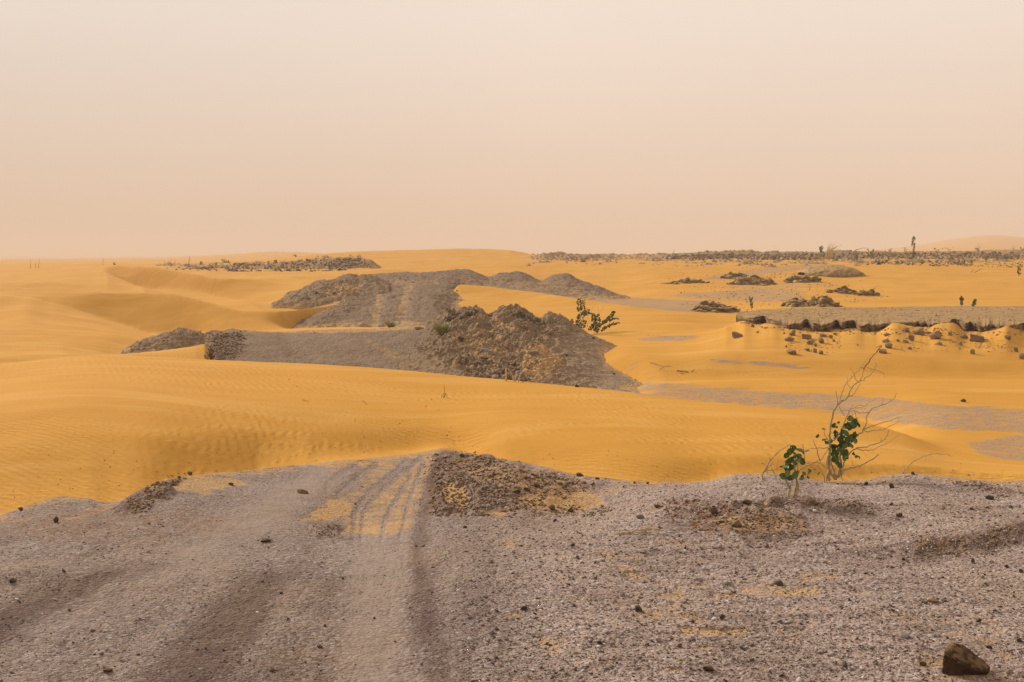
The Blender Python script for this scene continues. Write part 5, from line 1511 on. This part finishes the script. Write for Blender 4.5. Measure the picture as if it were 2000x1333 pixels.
# dead white sticks just over the crest of the near dune
cb = lambda x, y: (960 + x / 14.28, 700 + y / 14.28)
l0, _ = hit(1000, 749)
plant('dead_plant', (1006, 752), 'bleached bare sticks poking up behind the near dune crest', 'dead plant',
      [[([(415, 760), (408, 500), (398, 290)], 1.2, 1.0), ([(398, 290), (372, 278)], 0.8, 0.5)],
       [([(650, 760), (600, 560), (540, 400), (470, 310), (405, 262)], 0.9, 0.4)],
       [([(664, 780), (662, 620), (668, 480), (682, 340)], 0.9, 0.35)],
       [([(715, 780), (760, 600), (800, 480), (880, 380), (970, 342), (1100, 345), (1300, 388), (1480, 385), (1620, 335), (1780, 288)], 1.1, 0.35), ([(1500, 380), (1560, 350), (1640, 350), (1760, 260)], 0.4, 0.2)],
       [([(900, 720), (1000, 660), (1150, 625), (1300, 598), (1560, 525), (1750, 440), (1980, 392)], 0.7, 0.3)]], [(870, 660, 3), (890, 650, 3), (850, 665, 3)], cb, M_DEAD, M_LEAF, (0.013, 0.003),
      yoff=0.6, seed=14, spread=0.1)

# the green bush on the slope of the rubble mound
cc = lambda x, y: (1080 + x / 12.5, 570 + y / 12.5)
ST = [[(650, 870), (700, 740), (745, 560), (720, 410), (735, 200)], [(645, 860), (625, 720), (650, 600), (668, 510)], [(700, 540), (650, 450), (618, 300), (625, 150)], [(700, 740), (760, 620), (840, 520), (885, 420)],
      [(1040, 980), (1015, 780), (1000, 620), (965, 515)], [(1060, 980), (1085, 800), (1110, 540)], [(1090, 850), (1250, 740), (1400, 620), (1510, 495)], [(1250, 740), (1430, 680), (1580, 655)],
      [(1200, 950), (1300, 850), (1430, 790), (1580, 755)], [(930, 945), (950, 870), (1000, 800)], [(640, 870), (600, 800), (640, 700)], [(760, 870), (740, 780), (780, 680)]]
rr_ = random.Random(4)
BR, LV = [], []
for k, st in enumerate(ST):
    BR.append([(st, 0.9, 0.3)])
    P = np.array(st, float)
    for i in range(len(P) - 1):
        L_ = np.hypot(*(P[i + 1] - P[i])); nn = int(L_ / 15)
        for j in range(nn):
            t = j / nn
            if k in (0, 2, 3) and i == 0: continue
            if k == 0 and i == 1 or k == 2 and i == 0: continue
            q = P[i] + (P[i + 1] - P[i]) * t
            s_ = 1 if j % 2 else -1
            LV.append((q[0] + s_ * rr_.uniform(8, 48), q[1] + rr_.uniform(-16, 16), rr_.uniform(2.6, 5.4)))
BR += [[([(1110, 540), (1105, 440), (1098, 350)], 0.4, 0.15)], [([(1120, 540), (1180, 450), (1225, 410), (1250, 330)], 0.4, 0.12)], [([(930, 520), (955, 450), (985, 380)], 0.35, 0.12)],
       [([(680, 870), (780, 760), (860, 640), (890, 540)], 0.6, 0.2)], [([(900, 740), (980, 722), (1010, 735)], 0.5, 0.3), ([(830, 880), (860, 780), (900, 700)], 0.5, 0.3)], [([(1080, 1010), (1250, 1080), (1400, 1130), (1600, 1190)], 0.7, 0.2)],
       [([(1300, 1040), (1400, 960), (1560, 960)], 0.3, 0.1)]]
LV += [(470, 690, 4), (440, 730, 4), (500, 740, 4), (480, 760, 4), (460, 715, 4), (870, 915, 4), (1505, 500, 4)]
plant('bush', (1152, 652), 'bushy green plant with upright leafy stems on the right slope of the rubble mound', 'bush', BR, LV, cc, M_STEM, M_LEAF2, (0.020, 0.004), seed=21, spread=0.35, leafsize=1.25)

# tufts of grass
def tuft(px, py, w, h, label, n=160, seed=0):
    loc, _ = hit(px, py); m = loc.y / F
    root = empty_thing('grass_tuft', loc, label, 'grass tuft', 'dry grass tufts on the track edge')
    rr = random.Random(seed); parts = []
    for i in range(n):
        a = rr.uniform(0, 6.28); ln = h * m * rr.uniform(0.6, 1.15); lean = rr.uniform(0.05, 1.0) * w * m * 0.55
        b = Vector((math.cos(a) * w * m * 0.12, math.sin(a) * w * m * 0.12, -0.02))
        t = b + Vector((math.cos(a) * lean, math.sin(a) * lean, ln * (1 - 0.3 * lean / (w * m))))
        mid = (b + t) / 2 + Vector((0, 0, ln * 0.15))
        V, T = tube([b, mid, t], 0.006, 0.002, 3, 0, i)
        parts.append((V, T, np.full(len(V), rr.random())))
    V, T, A = join(parts)
    tri_mesh('blades', V, T, M_TUFT, {'tint': A}, parent=root)
tuft(763, 640, 30, 15, 'low wide grass tuft at the foot of the gravel embankment', 220, 1)
tuft(863, 655, 34, 28, 'round yellow-green grass tuft at the foot of the rubble mound', 320, 2)

def sprig(name, px, py, hgt, w, label, nl, seed, mat=None, leafpx=4.0, group=None, lean=0.0, nstem=2, cat='plant'):
    """small upright leafy stem"""
    rr = random.Random(seed)
    BR, LV = [], []
    for s in range(nstem):
        x1 = px + lean * hgt + rr.uniform(-0.5, 0.5) * w
        pts = [(px + rr.uniform(-1, 1), py), ((px + x1) / 2 + rr.uniform(-1, 1), py - hgt * 0.5), (x1, py - hgt * rr.uniform(0.85, 1.0))]
        BR.append([(pts, 1.0, 0.4)])
        for i in range(nl // nstem):
            t = 0.25 + 0.75 * i / max(1, nl // nstem - 1)
            q = pts[0][0] + (pts[2][0] - pts[0][0]) * t
            LV.append((q + rr.uniform(-0.3, 0.3) * w, py - hgt * t, leafpx * rr.uniform(0.7, 1.1)))
    return plant(name, (px, py), label, cat, BR, LV, idf, M_STEM, mat or M_LEAF2, (0.012 if py > 560 else 0.03, 0.003), seed=seed, group=group)
GP = 'small green plants on the far plain'
sprig('plant', 1879, 600, 20, 7, 'upright green plant behind the ledge, left of the leaning one', 26, 31, None, 5, GP)
sprig('plant', 1900, 601, 16, 8, 'leaning green plant behind the ledge, right of the upright one', 24, 32, None, 5, GP, 0.5)
sprig('plant', 1468, 607, 26, 5, 'thin upright green plant beside the tip of the ledge', 24, 33, None, 4.5, GP)
sprig('plant', 880, 616, 12, 26, 'small green sprig on the shoulder of the rubble mound', 26, 34, None, 4.5, GP, 0.2, 4)
sprig('plant', 1784, 514, 50, 7, 'tallest thin plant standing on the skyline at right', 30, 35, None, 5.0, GP)
sprig('plant', 1606, 497, 15, 9, 'dark green plant on the skyline beside the dry feathery tree', 16, 36, None, 4, GP)
sprig('plant', 1701, 508, 20, 12, 'green bushy plant on the skyline left of the tallest plant', 24, 37, None, 4.5, GP, 0, 3)
sprig('plant', 1673, 512, 14, 6, 'low dark plant under the arching dead branch', 14, 38, None, 4, GP)
sprig('plant', 1990, 540, 22, 12, 'green plant at the right edge above the sand plain', 22, 39, None, 4.5, GP, 0.1, 3)
sprig('plant', 1925, 510, 8, 7, 'small round green plant among the right skyline rubble', 12, 40, None, 3.5, GP, 0, 3)
for (x, y, h, w, lab, sd) in [(1660, 497, 7, 8, 'tiny shrub on the skyline left of the green bushy plant', 41), (1738, 494, 7, 7, 'tiny shrub on the skyline just right of the green bushy plant', 42), (1770, 495, 10, 10, 'greyish shrub at the foot of the tallest skyline plant', 43),
                         (1832, 494, 8, 16, 'wide low shrub on the skyline right of the tallest plant', 44), (1856, 494, 9, 14, 'round yellowish shrub on the skyline right of the wide low one', 45), (1909, 492, 6, 8, 'tiny dark shrub on the right skyline under a bare twig', 46),
                         (1996, 490, 6, 8, 'dark shrub on the skyline at the right edge', 47), (437, 513, 6, 8, 'small dark shrub on the left rocky strip, left of its twin', 48), (446, 514, 4, 5, 'smaller dark shrub on the left rocky strip, right of its twin', 49),
                         (393, 517, 5, 5, 'small dark shrub at the left end of the rocky strip', 50), (223, 518, 4, 5, 'lone dark speck of a shrub on the left dune crest', 51), (421, 517, 3, 4, 'smallest shrub on the left rocky strip', 52),
                         (576, 502, 4, 7, 'small shrub on the pale far dune slope', 53), (1318, 500, 4, 8, 'tiny shrub on the rocky skyline right of the middle', 54)]:
    sprig('shrub', x, y, h, w, lab, 10, sd, M_TUFT if sd in (43, 45) else None, 3.0, 'tiny shrubs along the skyline', 0, 3, cat='shrub')

# feathery dry tree and skyline twigs
def dry(name, px, py, lines, label, cat, mat, rad, seed, spread=0.4, group=None):
    return plant(name, (px, py), label, cat, [[(l, 1.0, 0.3)] for l in lines], [], idf, mat, M_LEAF, (rad, 0), seed=seed, spread=spread, group=group)
rr_ = random.Random(6)
ln = [[(1609, 519), (1614, 508), (1619, 501)], [(1610, 518), (1622, 503), (1630, 494)]]
for i in range(26):
    x0, y0 = 1612 + rr_.uniform(0, 12), 508 - rr_.uniform(0, 10)
    a = rr_.uniform(-0.15, 1.0); L_ = rr_.uniform(14, 34)
    ln.append([(x0, y0), (x0 + L_ * 0.4 * math.sin(a), y0 - L_ * 0.5), (x0 + L_ * 0.95 * math.sin(a) + 3, y0 - L_ * math.cos(a) * 0.9)])
dry('dead_tree', 1609, 519, ln, 'dry feathery tan tree leaning right on the whale-backed rock', 'dead tree', M_DEAD, 0.035, 61)
dry('dead_branch', 1662, 500, [[(1662, 500), (1668, 492), (1676, 487), (1686, 485), (1698, 486)], [(1667, 494), (1673, 488)]], 'arching dead branch on the skyline right of the feathery tree', 'dead branch', M_TWIG, 0.05, 62)
dry('bare_twig', 1312, 503, [[(1312, 503), (1314, 497), (1317, 489)]], 'short bare stump of a stem on the middle of the rocky skyline', 'bare twig', M_TWIG, 0.06, 63)
dry('bare_twig', 369, 522, [[(369, 523), (369, 512), (371, 500)]], 'bare upright stick at the left end of the rocky strip', 'bare twig', M_TWIG, 0.05, 64)
GS = 'faint bare stalks on the left skyline'
for i, (x, y, t, lab) in enumerate([(59, 524, 506, 'leftmost faint bare stalk on the left dune crest'), (69, 524, 511, 'shortest of the three faint stalks at far left'), (75, 524, 504, 'tallest, rightmost of the three faint stalks at far left'),
                          (201, 518, 503, 'faint single stalk left of the dark speck of a shrub'), (320, 520, 508, 'thin leaning stalk left of the upright stick'), (333, 521, 506, 'thin stalk just left of the upright stick')]):
    dry('bare_twig', x, y, [[(x, y), (x + 0.5, (y + t) / 2), (x + 1.5, t)]] + ([[(x, y), (x + 6, y - 6), (x + 11, t + 2)]] if x > 300 else []), lab, 'bare twig', M_TWIG, 0.03, 70 + i, group=GS)
for i, (x, y, t, lab) in enumerate([(1912, 493, 474, 'forked bare twig above the tiny dark shrub at right'), (1980, 491, 478, 'wispy bare twig near the right edge of the skyline')]):
    dry('bare_twig', x, y, [[(x, y), (x, (y + t) / 2), (x - 2, t)], [(x, (y + t) / 2 + 2), (x + 5, t + 3)], [(x, y - 3), (x - 6, t + 6)]], lab, 'bare twig', M_TWIG, 0.03, 80 + i)
dry('dead_branch', 1900, 533, [[(1896, 535), (1904, 532), (1912, 528), (1920, 524)], [(1897, 535), (1899, 530), (1902, 526)]], 'fallen dead branch on the sand below the right skyline', 'dead branch', M_TWIG, 0.035, 84, 0.1)
# small dry twigs on the near dune and in the hollow
TW = [((868, 777), [[(866, 778), (868, 768), (868, 751)], [(866, 776), (872, 770), (873, 778)], [(862, 778), (866, 768)]], 'short brown twig standing on the near dune, with crumpled bits at its foot', M_TWIG, 0.006),
      ((716, 880), [[(713, 868), (714, 876), (716, 884)], [(716, 884), (720, 876)]], 'short pale stick standing in sand above the buried track', M_DEAD, 0.006),
      ((702, 903), [[(690, 907), (698, 902), (704, 899), (716, 900), (730, 905)], [(704, 899), (710, 903)]], 'greenish curved twig lying where the dune meets the track', M_TUFT, 0.005),
      ((722, 790), [[(708, 783), (716, 790), (722, 792), (740, 791)], [(722, 792), (716, 806), (712, 812)]], 'thin half-buried twig with a wind tail on the near dune', M_TWIG, 0.004),
      ((604, 785), [[(590, 782), (602, 784), (606, 790)]], 'tiny twig half buried high on the near dune', M_TWIG, 0.004),
      ((885, 862), [[(870, 856), (884, 860), (896, 866)], [(896, 866), (912, 865)]], 'thin dry twig on the dune just above the rubble bank', M_DEAD, 0.005),
      ((1330, 715), [[(1270, 709), (1280, 711), (1292, 716), (1318, 715), (1345, 717)], [(1280, 711), (1276, 714)]], 'long thin dead branch lying on the sand floor behind the dune', M_DEAD, 0.016),
      ((1350, 727), [[(1322, 725), (1334, 725), (1348, 728), (1362, 731), (1376, 734)], [(1350, 728), (1356, 722)]], 'darker forked dead branch lying next to the long thin one', M_TWIG, 0.018),
      ((1212, 946), [[(1205, 905), (1200, 903)], [(1190, 902), (1200, 896), (1206, 893)]], None, M_TWIG, 0.004)]
for i, (b, ls, lab, mt, rad) in enumerate(TW):
    if lab: dry('twig', b[0], b[1], ls, lab, 'twig', mt, rad, 100 + i, 0.05)
rr_ = random.Random(9)
ls = []
for i in range(14):
    x, y = 905 + rr_.uniform(-18, 26), 905 + rr_.uniform(-10, 12)
    a = rr_.uniform(-0.6, 0.6); L_ = rr_.uniform(8, 18)
    ls.append([(x - L_ * math.cos(a) / 2, y - L_ * math.sin(a) / 3), (x, y - 1.5), (x + L_ * math.cos(a) / 2, y + L_ * math.sin(a) / 3)])
dry('twig_litter', 905, 908, ls, 'tangle of pale dry twigs at the top of the rubble bank', 'dry twigs', M_DEAD, 0.006, 120, 0.05)
# the long stalk rising in front of the fallen boulders
dry('bare_twig', 1690, 722, [[(1686, 724), (1700, 702), (1712, 688), (1714, 684)], [(1712, 688), (1718, 680), (1722, 676), (1710, 679)]], 'thin bent stalk on the sand in front of the column of pale boulders', 'bare twig', M_TWIG, 0.02, 121, 0.1)
print('plants', time.time() - T0)
# ------------------------------------------------------------------ dusty air
hb = bpy.data.meshes.new('haze')
bm = bmesh.new()
bmesh.ops.create_cube(bm, size=1.0)
bm.to_mesh(hb); bm.free()
hm = bpy.data.materials.new('dusty air')
hm.use_nodes = True
hn = hm.node_tree.nodes; hn.clear()
ho = hn.new('ShaderNodeOutputMaterial')
hv = hn.new('ShaderNodeVolumePrincipled')
hv.inputs['Color'].default_value = (0.76, 0.69, 0.63, 1)
hv.inputs['Density'].default_value = 0.0010
hv.inputs['Anisotropy'].default_value = 0.0
hm.node_tree.links.new(hv.outputs[0], ho.inputs['Volume'])
haze = link_mesh('haze', hb, hm)
haze.scale = (9000, 6400, 44)
haze.location = (0, 2500, 16.0)
tag(haze, 'dusty air fading the far dunes into the sky', 'haze', kind='stuff')
print('script done', time.time() - T0)
